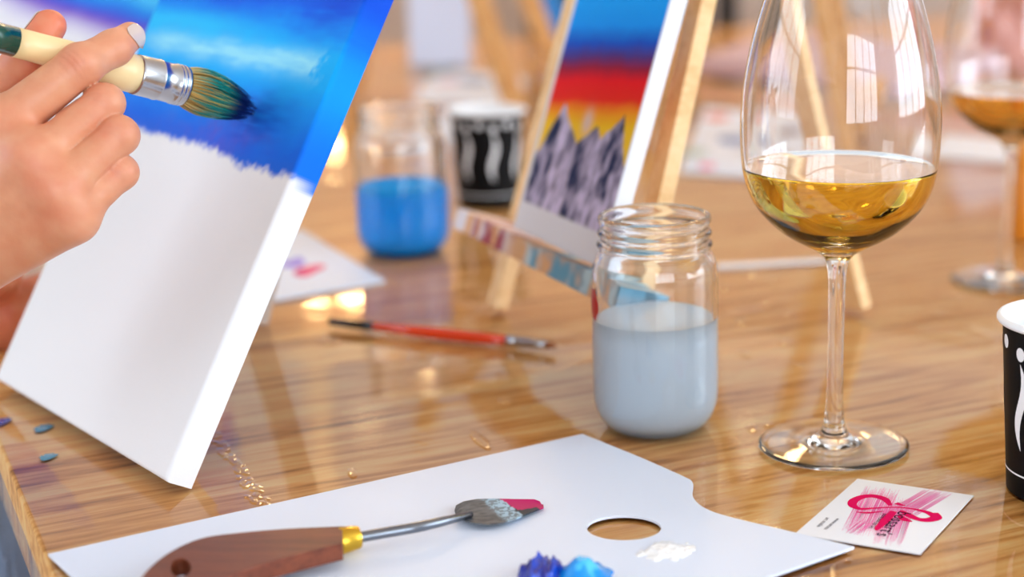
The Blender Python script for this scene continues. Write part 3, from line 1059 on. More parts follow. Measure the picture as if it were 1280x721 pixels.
ribbon([(1168, 642), (1170, 648), (1160, 651), (1148, 650), (1136, 645), (1126, 639)], [q * k_ for q in (6, 11, 9, 7, 8, 3)], bz + 0.00001)
ribbon([(1117, 640), (1108, 650), (1098, 660), (1095, 664)], [q * k_ for q in (6, 9, 6, 2)], bz + 0.00002)
ribbon([(1124, 645), (1130, 650), (1140, 653)], [q * k_ for q in (4, 8, 2)], bz + 0.00003)
ribbon([(1070, 641), (1085, 642), (1105, 640)], [q * k_ for q in (1, 4, 1)], bz + 0.00003)
ribbon([(1120, 630), (1126, 632), (1132, 633)], [q * k_ for q in (6, 4, 1)], bz + 0.00003)
o = bow.build('bow_print', mat('magenta_ink', (226, 6, 92), 0.7, spec=0.05), card)
o['label'] = 'magenta looped ribbon bow print'
M_ink_dark = mat('dark_ink', (52, 26, 46), 0.8, spec=0.05)
def words(txt, p, q, size, name='lettering', z=0.0002):
    a, b2 = at(*p), at(*q)
    cu = bpy.data.curves.new(name, 'FONT')
    cu.body = txt
    cu.size = size
    cu.align_x = 'LEFT'
    cu.materials.append(M_ink_dark)
    tmp = bpy.data.objects.new(name, cu)
    COL.objects.link(tmp)
    me = bpy.data.meshes.new_from_object(tmp)
    bpy.data.objects.remove(tmp)
    o = bpy.data.objects.new(name, me)
    COL.objects.link(o)
    o.parent = card
    o.matrix_parent_inverse = Matrix.Translation(-card.location)
    o.location = (a[0], a[1], cz1 + z)
    d = b2 - a
    o.rotation_euler = (0, 0, math.atan2(d[1], d[0]))
    return o
words("bossart's", (1124, 640), (1098, 667), 0.0078)
words('paint and sip art', (1105, 643), (1084, 663), 0.0026)
words('art studio', (1033, 648), (1020, 660), 0.0027)
words('www.art.eu', (1046, 649), (1029, 663), 0.0027)

# ------------------------------------------------------------------ paint dabs on the palette
def dab(name, label, cx, cy_, rx, ry, hfun, cfun, n=56, z=PZ1):
    c = at(cx, cy_, z)
    g = np.linspace(-1, 1, n)
    A, B = np.meshgrid(g, g, indexing='ij')
    h = hfun(A, B)
    keep = h > 0.00002
    vs, idx = [], -np.ones((n, n), int)
    X = c[0] + A * rx; Y = c[1] + B * ry
    cols = cfun(A, B, h)
    cl = []
    for i in range(n):
        for j in range(n):
            idx[i, j] = len(vs); vs.append((X[i, j], Y[i, j], z + max(h[i, j], -0.00004))); cl.append(cols[i, j])
    fs = [(idx[i, j], idx[i + 1, j], idx[i + 1, j + 1], idx[i, j + 1]) for i in range(n - 1) for j in range(n - 1) if keep[i, j] or keep[i + 1, j] or keep[i + 1, j + 1] or keep[i, j + 1]]
    used = sorted({i for f in fs for i in f}); mp = {k: i for i, k in enumerate(used)}
    mb = MB(); mb.v = [vs[k] for k in used]; mb.f = [tuple(mp[i] for i in f) for f in fs]
    o = mb.build(name, M_paint, smooth=True, col=np.array([cl[k] for k in used]))
    return tag(o, label, 'paint dab')
def h_dark(A, B):
    n = fbm(A * 4 + 3, B * 4 + 8, 3)
    e = 1 - (A * A + B * B) ** 0.5 - 0.5 * (n - 0.5)
    r2 = fbm(A * 7 + 30, B * 2, 2)
    return np.where(e > 0.12, 0.0008 + 0.0052 * sstep(0.12, 0.45, e) * (0.55 + 0.9 * r2), -1)
dab('paint_dab', 'dark ultramarine blue lump of paint on the palette', 676, 722, 0.0100, 0.0130, h_dark, lambda A, B, h: mixc(np.broadcast_to(L3(6, 30, 140), A.shape + (3,)), L3(16, 70, 196), sstep(0.5, 0.68, fbm(A * 5 + 9, B * 2 + 1, 3))))
def h_light(A, B):
    n = fbm(A * 3 + 13, B * 3 + 2, 3)
    r = (A * A + B * B) ** 0.5
    e = 1 - r - 0.55 * (n - 0.5)
    return np.where(e > 0.1, 0.0006 + 0.0075 * sstep(0.05, 0.95, 1 - r) ** 1.2 * (0.8 + 0.4 * n), -1)
dab('paint_dab', 'bright light blue peak of paint on the palette', 727, 722, 0.0125, 0.0130, h_light, lambda A, B, h: mixc(np.broadcast_to(L3(0, 144, 232), A.shape + (3,)), L3(70, 190, 246), sstep(0.5, 0.7, fbm(A * 3 + 2, B * 3 + 7, 3))))
def h_white(A, B):
    n = fbm(A * 3.2 + 5, B * 2.4 + 6, 4)
    e = 1 - (A * A + B * B) ** 0.5 - 1.0 * (n - 0.45)
    return np.where(e > 0.12, 0.0003 + 0.0014 * sstep(0.1, 0.5, e) * n * 1.6, -1)
dab('paint_dab', 'smear of white paint on the palette beside the thumb hole', 832, 689, 0.0115, 0.0095, h_white, lambda A, B, h: np.broadcast_to(L3(252, 252, 252), A.shape + (3,)))

def h_spot(A, B):
    e = 1 - (A * A + B * B) ** 0.5 - 0.6 * (fbm(A * 3 + 7, B * 3 + 3, 3) - 0.5)
    return np.where(e > 0.15, 0.0002 + 0.0003 * sstep(0.1, 0.5, e), -1)
for lb, x, y, rx, ry, rgb in (('teal paint spot on the table left of the canvas foot, farther one', 54, 535, .0042, .0062, (66, 128, 160)), ('teal paint spot on the table left of the canvas foot, nearer one', 60, 571, .0038, .0050, (76, 138, 166)), ('dark blue paint spot on the table at the left picture edge', 1, 528, .0036, .0080, (40, 50, 150))):
    dab('paint_spot', lb, x, y, rx, ry, h_spot, lambda A, B, h, rgb=rgb: np.broadcast_to(L3(*rgb), A.shape + (3,)), 22, -0.0002)

# ------------------------------------------------------------------ palette knife
knife = thing('palette_knife', 'palette knife with brown wooden handle lying on the white palette', 'palette knife', at(438, 672, PZ1))
kp = lambda x, y: tuple(at(x, y, 0.012)[:2])
hol = [kp(428, 659), kp(360, 662), kp(300, 667), kp(256, 673), kp(222, 686), kp(195, 704), kp(176, 724), kp(166, 742), kp(172, 756), kp(195, 758), kp(240, 742), kp(285, 722), kp(330, 706), kp(380, 692), kp(428, 680)]
hol = smooth_loop(hol, 6, corners=(0, 14))
hh = [kp(226 + 13 * math.cos(a), 711 + 12 * math.sin(a)) for a in np.linspace(0, 2 * PI, 25)[:-1]]
o = plate('handle', hol, [hh], PZ1 + 0.0040, 0.0125, M_handle, knife, bevel=0.0028)
fa, fb2 = at(424, 676, 0.0075), at(449, 671, 0.0075)
kd = nrm(fb2 - fa)
MB().tube([fa, fa + kd * 0.0008, fb2 - kd * 0.0008, fb2], [0.0050, 0.0053, 0.0045, 0.0042], 24).build('ferrule', M_brass, knife, smooth=True, angle=40)
n0, n1, n2, n3 = fb2 - kd * 0.003, at(520, 659, 0.0085), at(560, 650, 0.0075), at(582, 644, 0.0052)
pts = [n0 * (1 - t) + n1 * t for t in (0, 0.5)] + [n1, n2, n3]
MB().tube(smooth_loop(pts, 5)[:21], [0.0021] * 12 + [0.0020, 0.0020, 0.0019, 0.0018, 0.0017, 0.0016, 0.0015, 0.0014, 0.0012], 14).build('neck', M_steel_dark, knife, smooth=True)
# blade: pointed oval, slightly dished
bA, bB = at(571, 645, 0.0046), at(677, 629, 0.0030)
bd = nrm((bB - bA) * np.array([1, 1, 0])); bs = np.array([-bd[1], bd[0], 0])
bl_ = np.linalg.norm((bB - bA)[:2])
NX, NY = 60, 24
tt = np.linspace(0, 1, NX); cc = np.linspace(-1, 1, NY)
wl = np.interp(tt, [0, .03, .1, .22, .38, .55, .75, .9, .97, 1], [0.05, .40, .76, .97, 1.0, .86, .60, .42, .34, 0.12]) * 0.0142
vs, cols = [], []
for sgn in (1, -1):
    for i in range(NX):
        for j in range(NY):
            p = bA + (bB - bA) * tt[i] + bs * wl[i] * cc[j]
            z = p[2] - 0.0010 * (1 - cc[j] ** 2) * 0.6 + (0.0003 if sgn > 0 else -0.0003)
            vs.append((p[0], p[1], max(z, PZ1 + 0.0002)))
            x, y = tt[i], cc[j]
            n = float(fbm(np.array([x * 26 + 2]), np.array([y * 9 + 4]), 4)[0])
            ns = float(fbm(np.array([x * 10 + 7]), np.array([y * 26 + 1]), 3)[0])
            c = L3(98, 100, 104) * (0.2 + 1.4 * ns)
            if x > 0.40: 
                k = min(1, (x - 0.40) / 0.08) * (1.0 if n > 0.47 else 0.25)
                c = c * (1 - k) + L3(164, 194, 212) * k
            edge = 0.66 + 0.10 * (-y) * 0 + 0.05 * (n - 0.5)
            if x > edge: c = L3(44, 56, 68)
            if x > 0.645 + 0.09 * (0.6 - y) * 0.6 + 0.05 * (n - .5) and y > -0.42 + 0.8 * (0.86 - x) - (0.9 if x > 0.9 else 0): c = L3(190, 0, 98)
            cols.append(c)
fs = []
for i in range(NX - 1):
    for j in range(NY - 1):
        a = i * NY + j
        fs.append((a, a + NY, a + NY + 1, a + 1))
        q = NX * NY + a
        fs.append((q, q + 1, q + NY + 1, q + NY))
for i in range(NX - 1):
    for j, fl in ((0, 0), (NY - 1, 1)):
        a, q = i * NY + j, NX * NY + i * NY + j
        fs.append((a, q, q + NY, a + NY) if not fl else (a, a + NY, q + NY, q))
M_blade = mat('stained_blade', rough=0.5, spec=0.25, attr='Col')
o = MB().add(vs, fs).build('blade', M_blade, knife, smooth=True, col=np.array(cols), angle=50)
o['label'] = 'grey steel blade with light blue and magenta paint at its tip'

# ------------------------------------------------------------------ red brush on the table
rbz = 0.0036
rbr = thing('paint_brush', 'thin orange-red paintbrush with black end lying on the table', 'paintbrush', at(550, 418))
def rp(x, y, z=rbz): return at(x, y, z)
MB().tube([rp(411, 402), rp(414, 402.3), rp(440, 405), rp(468, 408)], [0.0012, 0.0021, 0.0025, 0.0027], 16).build('handle_end', mat('black_lacquer', (24, 18, 18), 0.25), rbr, smooth=True)
MB().tube([rp(468, 408), rp(520, 413.5), rp(560, 418), rp(600, 422), rp(637, 425.5)], [0.0027, 0.0032, 0.0035, 0.0033, 0.0026], 16).build('handle', mat('red_lacquer', (222, 62, 22), 0.2, coat=0.5), rbr, smooth=True)
MB().tube([rp(634, 425.2), rp(650, 427), rp(668, 429), rp(684, 431)], [0.0030, 0.0030, 0.0025, 0.0021], 16).build('ferrule', M_steel, rbr, smooth=True)
MB().tube([rp(682, 431), rp(689, 431.8), rp(696, 432.8)], [0.0019, 0.0018, 0.0004], 12).build('bristles', mat('brown_bristle', (150, 84, 40), 0.7), rbr, smooth=True)
# ------------------------------------------------------------------ held brush
hb = thing('paint_brush', 'large cream-handled paintbrush held in the hand, tip loaded with blue-green paint', 'paintbrush', dep(100, 74, 0.664))
E0, Fs, Fe, Tp = dep(-110, 18, 0.616), dep(168, 92.5, 0.684), dep(229, 107.5, 0.7005), dep(313, 132, 0.7225)
ax = nrm(Fs - E0)
def along(px0, d0, px1, d1, t): return d0 + (d1 - d0) * t
Lh = np.linalg.norm(Fs - E0)
def hpt(f): return E0 + (Fs - E0) * f
green_f = 0.435
fr_ = [0.0, 0.02, 0.1, 0.3, green_f]
MB().tube([hpt(f) for f in fr_], [0.002, 0.0045, 0.0055, 0.0060, 0.0061], 32).build('handle_end', mat('green_lacquer', (6, 74, 62), 0.2, coat=0.5), hb, smooth=True)['label'] = 'dark green dipped handle end'
fr_ = [green_f, 0.5, 0.6, 0.7, 0.8, 0.88, 0.94, 1.0, 1.005]
M_cream = add_bump(mat('cream_wood', (244, 216, 160), 0.38, coat=0.2), 60, 0.1)
MB().tube([hpt(f) for f in fr_], [0.0061, 0.0062, 0.0064, 0.0066, 0.0070, 0.0078, 0.0084, 0.0082, 0.0070], 32).build('handle', M_cream, hb, smooth=True)
fe_pts, fe_r = [], []
for f, r in ((0.0, 0.0078), (0.004, 0.0086), (0.05, 0.0087), (0.40, 0.0087), (0.43, 0.0090), (0.46, 0.0090), (0.49, 0.0086), (0.76, 0.0086), (0.785, 0.0090), (0.81, 0.0090), (0.835, 0.0085), (0.86, 0.0090), (0.885, 0.0090), (0.91, 0.0085), (0.935, 0.0089), (1.0, 0.0088), (1.002, 0.0080)):
    fe_pts.append(Fs + (Fe - Fs) * f); fe_r.append(r)
MB().tube(fe_pts, fe_r, 40).build('ferrule', M_steel, hb, smooth=True)
bax = nrm(Tp - Fe)
b1 = nrm(np.cross(bax, [0, 0, 1])); b2_ = np.cross(b1, bax)
br = MB(); bcol = []
rg = random.Random(5)
BL = np.linalg.norm(Tp - Fe)
for k in range(900):
    rr, th = math.sqrt(rg.random()), rg.uniform(0, 2 * PI)
    ln = BL * rg.uniform(0.76, 1.14) * (1.02 - 0.14 * rr)
    ed = rr * math.cos(th), rr * math.sin(th)
    st = rg.random() < 0.26
    spread = rg.uniform(1.3, 1.9) if st else 1.35
    hue = rg.random()
    pts = []
    for i in range(6):
        t = i / 5
        w_ = 0.0080 * (1 + (spread - 1) * math.sin(PI * min(1, t * 1.0)) ) * (1 - 0.34 * t ** 3) if not st else 0.0076 * (1 + (spread - 1) * t) * (1 - 0.55 * t)
        w_ = max(w_, 0.0026 * (1.0 if i == 5 else 1))
        pts.append(Fe + bax * (ln * t - 0.001) + b1 * ed[0] * w_ + b2_ * ed[1] * w_ + np.array([0, 0, -0.0016 * t * t]))
        tt_ = t * ln / BL
        c0 = L3(226, 190, 116) if hue < 0.6 else L3(190, 150, 80)
        c1 = L3(20, 150, 140) if hue < 0.85 else L3(206, 190, 104)
        c2 = L3(8, 36, 110)
        e1 = rg.uniform(0.0, 0.22) + (0.20 if hue > 0.7 else 0.0) + (0.25 if st else 0.0)
        a1 = min(1, max(0, (tt_ - e1) / 0.15)); a2 = min(1, max(0, (tt_ - 0.60) / 0.16))
        c = c0 * (1 - a1) + c1 * a1
        c = c * (1 - a2) + c2 * a2
        bcol += [c] * 3
    br.tube(pts, [0.00022, 0.00024, 0.00022, 0.0002, 0.00016, 0.00006], 3, cap=False)
o = br.build('bristles', mat('loaded_bristle', rough=0.5, attr='Col'), hb, col=np.array(bcol))
o['kind'] = 'stuff'

# ------------------------------------------------------------------ the painter: right hand with the brush, left hand, lap
person = thing('person', 'painter with pale nail polish holding the brush, only hands and jeans showing', 'person', dep(-75, 318, 0.66))
def J(x, y, d, r): return dep(x, y, d), r * d / FPX
wr, wu, wrad = J(-80, 318, .664, 56), J(-50, 338, .660, 34), J(-110, 275, .666, 42)
elb = J(-560, 560, .66, 84)
far_ = J(-250, 410, .664, 66)
mcp = [J(2, 158, .6440, 34), J(40, 200, .6385, 33), J(70, 238, .6395, 31), J(88, 270, .646, 27)]
pip = [J(101, 81, .6525, 26.5), J(131, 128.5, .6555, 23.5), J(148, 169, .654, 24.5), J(150, 215, .657, 21.5)]
dip = [J(142, 60, .6655, 22), J(112, 142, .685, 21), J(124, 178, .683, 21), J(128, 222, .681, 18)]
tipj = [J(163, 45, .675, 17.5), J(88, 152, .684, 19), J(100, 186, .680, 19), J(106, 226, .678, 16)]
thumb = [J(-100, 215, .668, 42), J(-28, 140, .668, 30), J(34, 76, .6655, 25), J(62, 32, .6705, 19.5)]
def hand_fn(P):
    palm = cone_d(P, far_[0], wr[0], far_[1], wr[1])
    palm = smin(palm, cone_d(P, elb[0], far_[0], elb[1], far_[1]), 0.02)
    for i in range(4):
        src = (wrad, wr, wr, wu)[i]
        palm = smin(palm, cone_d(P, src[0], mcp[i][0], src[1] * 0.95, mcp[i][1]), 0.010)
    for i in range(3):
        palm = smin(palm, cone_d(P, mcp[i][0], mcp[i + 1][0], mcp[i][1] * 0.86, mcp[i + 1][1] * 0.86), 0.006)
    palm = smin(palm, cone_d(P, wu[0], mcp[3][0], wu[1], mcp[3][1]), 0.01)
    th = cone_d(P, thumb[0][0], thumb[1][0], thumb[0][1], thumb[1][1])
    th = smin(th, cone_d(P, thumb[1][0], thumb[2][0], thumb[1][1] * .95, thumb[2][1] * 0.96), 0.006)
    th = smin(th, cone_d(P, thumb[2][0], thumb[3][0], thumb[2][1] * 0.92, thumb[3][1]), 0.005)
    palm = smin(palm, th, 0.008)
    out = palm
    for i in range(4):
        f = cone_d(P, mcp[i][0], pip[i][0], mcp[i][1] * (0.90, 0.76, 0.84, 0.92)[i], pip[i][1] * 0.97)
        f = smin(f, np.linalg.norm(P - pip[i][0], axis=-1) - pip[i][1] * 0.96, 0.003)
        f = smin(f, cone_d(P, pip[i][0], dip[i][0], pip[i][1] * 0.93, dip[i][1]), 0.0022)
        f = smin(f, cone_d(P, dip[i][0], tipj[i][0], dip[i][1] * 0.96, tipj[i][1]), 0.003)
        g = smin(palm, f, 0.0045)
        out = np.minimum(out, g) if i == 0 else smin(out, g, 0.0004)
    return out
allp = np.array([wr[0], wu[0], wrad[0], far_[0]] + [q[0] for q in mcp + pip + dip + tipj + thumb])
lo = allp.min(0) - 0.024; hi = allp.max(0) + 0.016
lo[0] = dep(-190, 300, .66)[0]
V, Fq, Nn = surface_nets(hand_fn, lo, hi, 0.00085)
def skin_cols(V, joints):
    n1 = fbm(V[:, 0] * 160, V[:, 2] * 160 + V[:, 1] * 70, 3) - 0.5
    base = np.broadcast_to(L3(226, 162, 126), (len(V), 3))
    c = mixc(base, L3(216, 142, 106), np.clip(0.5 + 1.4 * n1, 0, 1))
    for p, r, a, rgb in joints:
        d = np.linalg.norm(V - p, axis=1)
        c = mixc(c, L3(*rgb), np.clip(np.exp(-(d / r) ** 2) * a * (1 + 0.9 * n1), 0, 1))
    return c
jl = []
for i in range(4):
    jl.append((mcp[i][0] - DX * mcp[i][1] * .8, 0.009, 0.40, (222, 128, 100)))
    jl.append((pip[i][0] - DX * pip[i][1] * .9, 0.006, 0.50, (218, 124, 100)))
jl.append((tipj[0][0], 0.012, 0.4, (238, 160, 130)))
jl.append((thumb[3][0], 0.016, 0.85, (226, 118, 84)))
jl.append((thumb[2][0], 0.016, 0.6, (214, 110, 80)))
wm = MB(); wm.v = V.tolist(); wm.f = Fq.tolist()
# small skin folds over the index knuckle and finger joints
def folds(V, Nn):
    d = np.zeros(len(V))
    for i in range(4):
        f = nrm(pip[i][0] - mcp[i][0]) + nrm(dip[i][0] - pip[i][0]); f = nrm(f)
        q = V - (pip[i][0] - DX * pip[i][1] * 0.9)
        t = q @ f
        m = np.exp(-(np.linalg.norm(q, axis=1) / 0.0050) ** 2)
        d += -0.00034 * m * (0.5 + 0.5 * np.cos(t / 0.0024 * 2 * PI + 1.2 * np.sin(t * 900)))
    return V + Nn * d[:, None]
Vf = folds(V, Nn)
wm.v = Vf.tolist()
rh = wm.build('right_arm', M_skin, person, smooth=True, col=skin_cols(V, jl))
add_bump(M_skin, 700, 0.25, 0.0004, detail=4)

def nail(center, along_v, normal, la, lb, name='fingernail'):
    """raise the skin patch around center into a thin polished nail"""
    a = nrm(along_v); nn = nrm(normal - a * (np.dot(normal, a))); s = np.cross(a, nn)
    G = np.linspace(-1, 1, 22)
    vs, ok = [], {}
    mb = MB()
    for i, x in enumerate(G):
        for j, y in enumerate(G):
            rx = math.sqrt(max(0, 1 - (y ** 2) * 0.999)) if x < 0 else 1 - 0.5 * y ** 4
            p = center + a * la * x * (rx if x < 0 else math.sqrt(max(0, 1 - 0.75 * y * y))) + s * lb * y + nn * 0.004
            # drop onto the skin
            for _ in range(14):
                d = float(hand_fn(p[None])[0])
                p = p - nn * (d - 0.00035) * 0.8
            vs.append(p)
    n = len(G)
    mb.add(vs, [(i * n + j, (i + 1) * n + j, (i + 1) * n + j + 1, i * n + j + 1) for i in range(n - 1) for j in range(n - 1)])
    o = mb.build(name, M_nail, rh, smooth=True)
    o.parent = rh
    o.matrix_parent_inverse = Matrix()
    sd = o.modifiers.new('solidify', 'SOLIDIFY'); sd.thickness = 0.0005; sd.offset = 0
    return o
idir = tipj[0][0] - dip[0][0]
nail(dep(171, 41, 0.6700), idir, -DX * 0.8 + UX * 0.45 + RX * 0.45, 0.0047, 0.0040)
tdir = thumb[3][0] - thumb[2][0]
tn = nrm(-RX * 0.78 + UX * 0.52 + DX * 0.12)
nail(thumb[3][0] * 0.80 + thumb[2][0] * 0.20 + tn * thumb[3][1] * 0.8, tdir, tn, 0.0066, 0.0044)

# left hand steadying the canvas from behind its left edge
lw, lk = J(-150, 470, .90, 48), J(-10, 396, .885, 40)
lf = [(J(0, 372 + 20 * i, .880 + .004 * i, 17), J(70, 352 + 20 * i, .876 + .004 * i, 15)) for i in range(4)]
lt_ = (J(-30, 372, .875, 20), J(10, 348, .862, 16))
lelb = J(-420, 600, .90, 66)
def left_fn(P):
    o = smin(cone_d(P, lw[0], lk[0], lw[1], lk[1]), cone_d(P, lelb[0], lw[0], lelb[1], lw[1]), 0.02)
    for a, b in lf:
        o = smin(o, cone_d(P, a[0], b[0], a[1], b[1]), 0.004)
    return smin(o, cone_d(P, lt_[0][0], lt_[1][0], lt_[0][1], lt_[1][1]), 0.006)
ap_ = np.array([lw[0], lk[0]] + [q[0] for f in lf for q in f] + [lt_[1][0]])
V2, F2, N2 = surface_nets(left_fn, ap_.min(0) - 0.03, ap_.max(0) + 0.02, 0.0016)
wm = MB(); wm.v = V2.tolist(); wm.f = F2.tolist()
wm.build('left_arm', M_skin, person, smooth=True, col=skin_cols(V2, [(lk[0], 0.05, 0.8, (206, 104, 72))]))
# thigh in jeans below the table's left end
MB().tube([dep(-60, 560, 0.95), dep(-40, 640, 0.86), dep(-10, 720, 0.80), dep(40, 860, 0.74)], [0.05, 0.056, 0.06, 0.055], 28).build('jeans', M_denim, person, smooth=True)

# ------------------------------------------------------------------ things farther down the table
def flat_sheet(name, label, cat, pts, z0, th, material, splats=(), group=None):
    P = [at(*p) for p in pts]
    P = [p[:2] for p in P]
    root = thing(name, label, cat, (*np.mean(P, 0), z0), group)
    plate('board', P, [], z0, z0 + th, material, root)
    for (x, y, r, rgb, seed) in splats:
        c = at(x, y, z0 + th)
        n = 26
        rg = random.Random(seed)
        ks = [rg.uniform(0.55, 1.15) for _ in range(9)]
        vs = [(c[0], c[1], z0 + th + 0.0022)]
        for ring, (f, hz) in enumerate(((0.5, 0.0016), (1.0, 0.0001))):
            for i in range(n):
                a = 2 * PI * i / n
                q = a / (2 * PI) * 9; k0 = int(q) % 9; t = q - int(q)
                rr = r * f * (ks[k0] * (1 - t) + ks[(k0 + 1) % 9] * t)
                vs.append((c[0] + rr * math.cos(a), c[1] + rr * 1.6 * math.sin(a), z0 + th + hz))
        fs = [(0, 1 + i, 1 + (i + 1) % n) for i in range(n)] + [(1 + i, 1 + n + i, 1 + n + (i + 1) % n, 1 + (i + 1) % n) for i in range(n)]
        o = MB().add(vs, fs).build('paint_smear', mat('paint_' + name, rgb, 0.4), root, smooth=True)
    return root

flat_sheet('paint_palette', 'white palette with pink and violet smears behind the large front canvas', 'palette',
           [(482, 353), (300, 384), (300, 330), (376, 288)], 0.0, 0.0015, M_sheet,
           [(386, 338, 0.011, (226, 20, 120), 1), (366, 330, 0.007, (150, 110, 220), 2), (372, 326, 0.005, (120, 120, 226), 3)])
flat_sheet('paint_palette', 'paint-smeared palette beyond the blue jar, beside the tan easel leg', 'palette',
           [(515, 128), (640, 132), (660, 100), (548, 84)], 0.0, 0.0015, M_sheet,
           [(562, 102, 0.020, (228, 190, 214), 4), (590, 102, 0.022, (110, 140, 186), 5), (545, 90, 0.03, (130, 140, 130), 6), (620, 110, 0.02, (190, 200, 222), 7)])
flat_sheet('paint_palette', 'palette of violet and blue smears just behind the blue jar', 'palette',
           [(448, 182), (560, 186), (572, 146), (470, 134)], 0.0, 0.0015, M_sheet,
           [(515, 150, 0.012, (140, 60, 140), 8), (540, 142, 0.012, (90, 70, 130), 9), (480, 150, 0.016, (150, 160, 206), 10), (505, 168, 0.012, (186, 150, 200), 11)])
flat_sheet('paint_palette', 'palette with orange, blue and pink smears left of the wine glass', 'palette',
           [(850, 216), (985, 226), (1010, 150), (880, 134)], 0.0, 0.0015, M_sheet,
           [(893, 146, 0.018, (224, 84, 46), 12), (915, 176, 0.02, (90, 130, 190), 13), (884, 208, 0.010, (236, 110, 160), 14), (950, 190, 0.025, (200, 200, 214), 15), (868, 190, 0.018, (170, 190, 180), 16), (975, 165, 0.02, (110, 84, 110), 17)])
flat_sheet('paper_sheet', 'white paper sheet lying beyond the right-hand wine glass', 'paper',
           [(1165, 196), (1262, 204), (1262, 176), (1180, 168)], 0.0, 0.001, M_paper_white)
flat_sheet('paper_strip', 'narrow white paper strip on the table between jar and wine glass', 'paper',  # flat white strip laid where an unidentified pale streak runs
           [(897, 336), (1034, 328), (1034, 324), (897, 331)], 0.0, 0.0008, M_paper_white)

# painting behind the hand
seo = at(-25, 300)
sy, sl = math.radians(-14), math.radians(12)
sea, _, _, _ = make_canvas('stretched_canvas', 'blurred sky painting with white cloud and violet band behind the hand', (seo[0] - 0.06, seo[1] + 0.02, 0.0), sy, sl, 0.225, 0.24, 0.015, col_sea, 0.004)

# far easels and their pictures
def far_easel(label, foot, yaw, lean, width, height, bfoot, m=M_pine_dark, bw=0.024):
    return make_easel('table_easel', label, foot, math.radians(yaw), math.radians(lean), width * 0.12, width * 0.88, width, height, 0.045, (width * 0.45, width + 0.05), bfoot, m, bar_w=bw, bar_d=0.014)
f1 = at(655, 142)
far_easel('far tan easel whose legs slope down behind the black and white cup', (f1[0], f1[1], 0), 79, 19, 0.19, 0.42, (f1[0] - 0.22, f1[1] + 0.15), bw=0.040)

def plain_col(rgb):
    return lambda s, u: np.broadcast_to(L3(*rgb), s.shape + (3,))
wc = at(512, 84)
make_canvas('stretched_canvas', 'plain white canvas standing far back beside the tan easel legs', (wc[0], wc[1], 0.001), math.radians(8), math.radians(10), 0.085, 0.20, 0.018, plain_col((206, 212, 232)), 0.02)
wk = at(868, 98)
make_canvas('stretched_canvas', 'white canvas lying flat behind the wine glass, its pale edge slanting', (wk[0], wk[1], 0.026), math.radians(-46), math.radians(80), 0.36, 0.16, 0.020, plain_col((206, 178, 186)), 0.02)
f2 = at(1075, 205)
far_easel('far easel seen through the bowl of the front wine glass', (f2[0], f2[1], 0), 80, 14, 0.16, 0.40, (f2[0] - 0.2, f2[1] + 0.12), bw=0.03)

# dark wooden chairs past the table's far side
def chair(label, x, y, rot, seat_rgb):
    root = thing('chair', label, 'chair', (x, y, ZF), 'chairs beyond the table')
    Mc = Matrix.Translation((x, y, ZF)) @ Matrix.Rotation(rot, 4, 'Z')
    B = lambda lo, hi: MB().box(lo, hi, Mc)
    B((-0.22, -0.22, 0.43), (0.22, 0.22, 0.47)).build('seat', mat('chair_seat', seat_rgb, 0.6), root, bevel=0.008)
    for sx in (-1, 1):
        B((sx * 0.19 - 0.02, -0.21, 0), (sx * 0.19 + 0.02, -0.17, 0.43)).build('leg', M_dark, root)
        B((sx * 0.19 - 0.02, 0.18, 0), (sx * 0.19 + 0.02, 0.22, 1.0)).build('leg', M_dark, root)
    B((-0.17, 0.185, 0.86), (0.17, 0.215, 0.98)).build('top_rail', M_dark, root)
    for k in range(4):
        B((-0.12 + 0.08 * k - 0.034, 0.19, 0.47), (-0.12 + 0.08 * k + 0.034, 0.21, 0.86)).build('slat', M_dark, root)
    return root

chair('dark wooden chair beyond the table, behind the sunset painting', -0.115, 3.02, math.radians(8), (70, 58, 34))
def col_salmon(s, u):
    n1, n2 = fbm(s * 16 + 3, u * 16, 4), fbm(s * 11 + 30, u * 13 + 8, 3)
    c = mixc(np.broadcast_to(L3(214, 150, 140), s.shape + (3,)), L3(176, 104, 84), sstep(0.46, 0.56, n1))
    c = mixc(c, L3(232, 232, 250), sstep(0.55, 0.63, n2))
    return c
ws = at(1192, 92)  # added canvas stands in for unidentified blurred pink shapes
make_canvas('stretched_canvas', 'salmon pink and white abstract painting far back behind the right-hand glass', (ws[0], ws[1], 0.001), math.radians(-6), math.radians(12), 0.22, 0.20, 0.018, col_salmon, 0.004)
def bottle(label, x, y, r, h, rgb, cap):
    p = at(x, y)
    root = thing('paint_bottle', label, 'paint bottle', (p[0], p[1], 0))
    MB().lathe([(0, 0), (r * .95, 0), (r, r * .1), (r, h * .62), (r * .9, h * .70), (r * .5, h * .76), (r * .5, h * .80), (0, h * .80)], 32, c=(p[0], p[1], 0)).build('bottle_body', mat('paint_tub', rgb, 0.35), root, smooth=True, angle=50)
    MB().lathe([(r * .56, h * .775), (r * .58, h * .78), (r * .42, h * .98), (r * .38, h), (0, h)], 28, c=(p[0], p[1], 0)).build('cap', mat('tub_cap', cap, 0.4), root, smooth=True, angle=50)
bottle('small blue paint bottle far back, left of the sunset painting', 688, 44, 0.026, 0.085, (0, 120, 200), (40, 150, 220))
bottle('small orange paint bottle at the right edge behind the amber wine', 1276, 296, 0.013, 0.07, (206, 122, 30), (220, 140, 50))  # bottle shape stands in for an unidentified orange upright

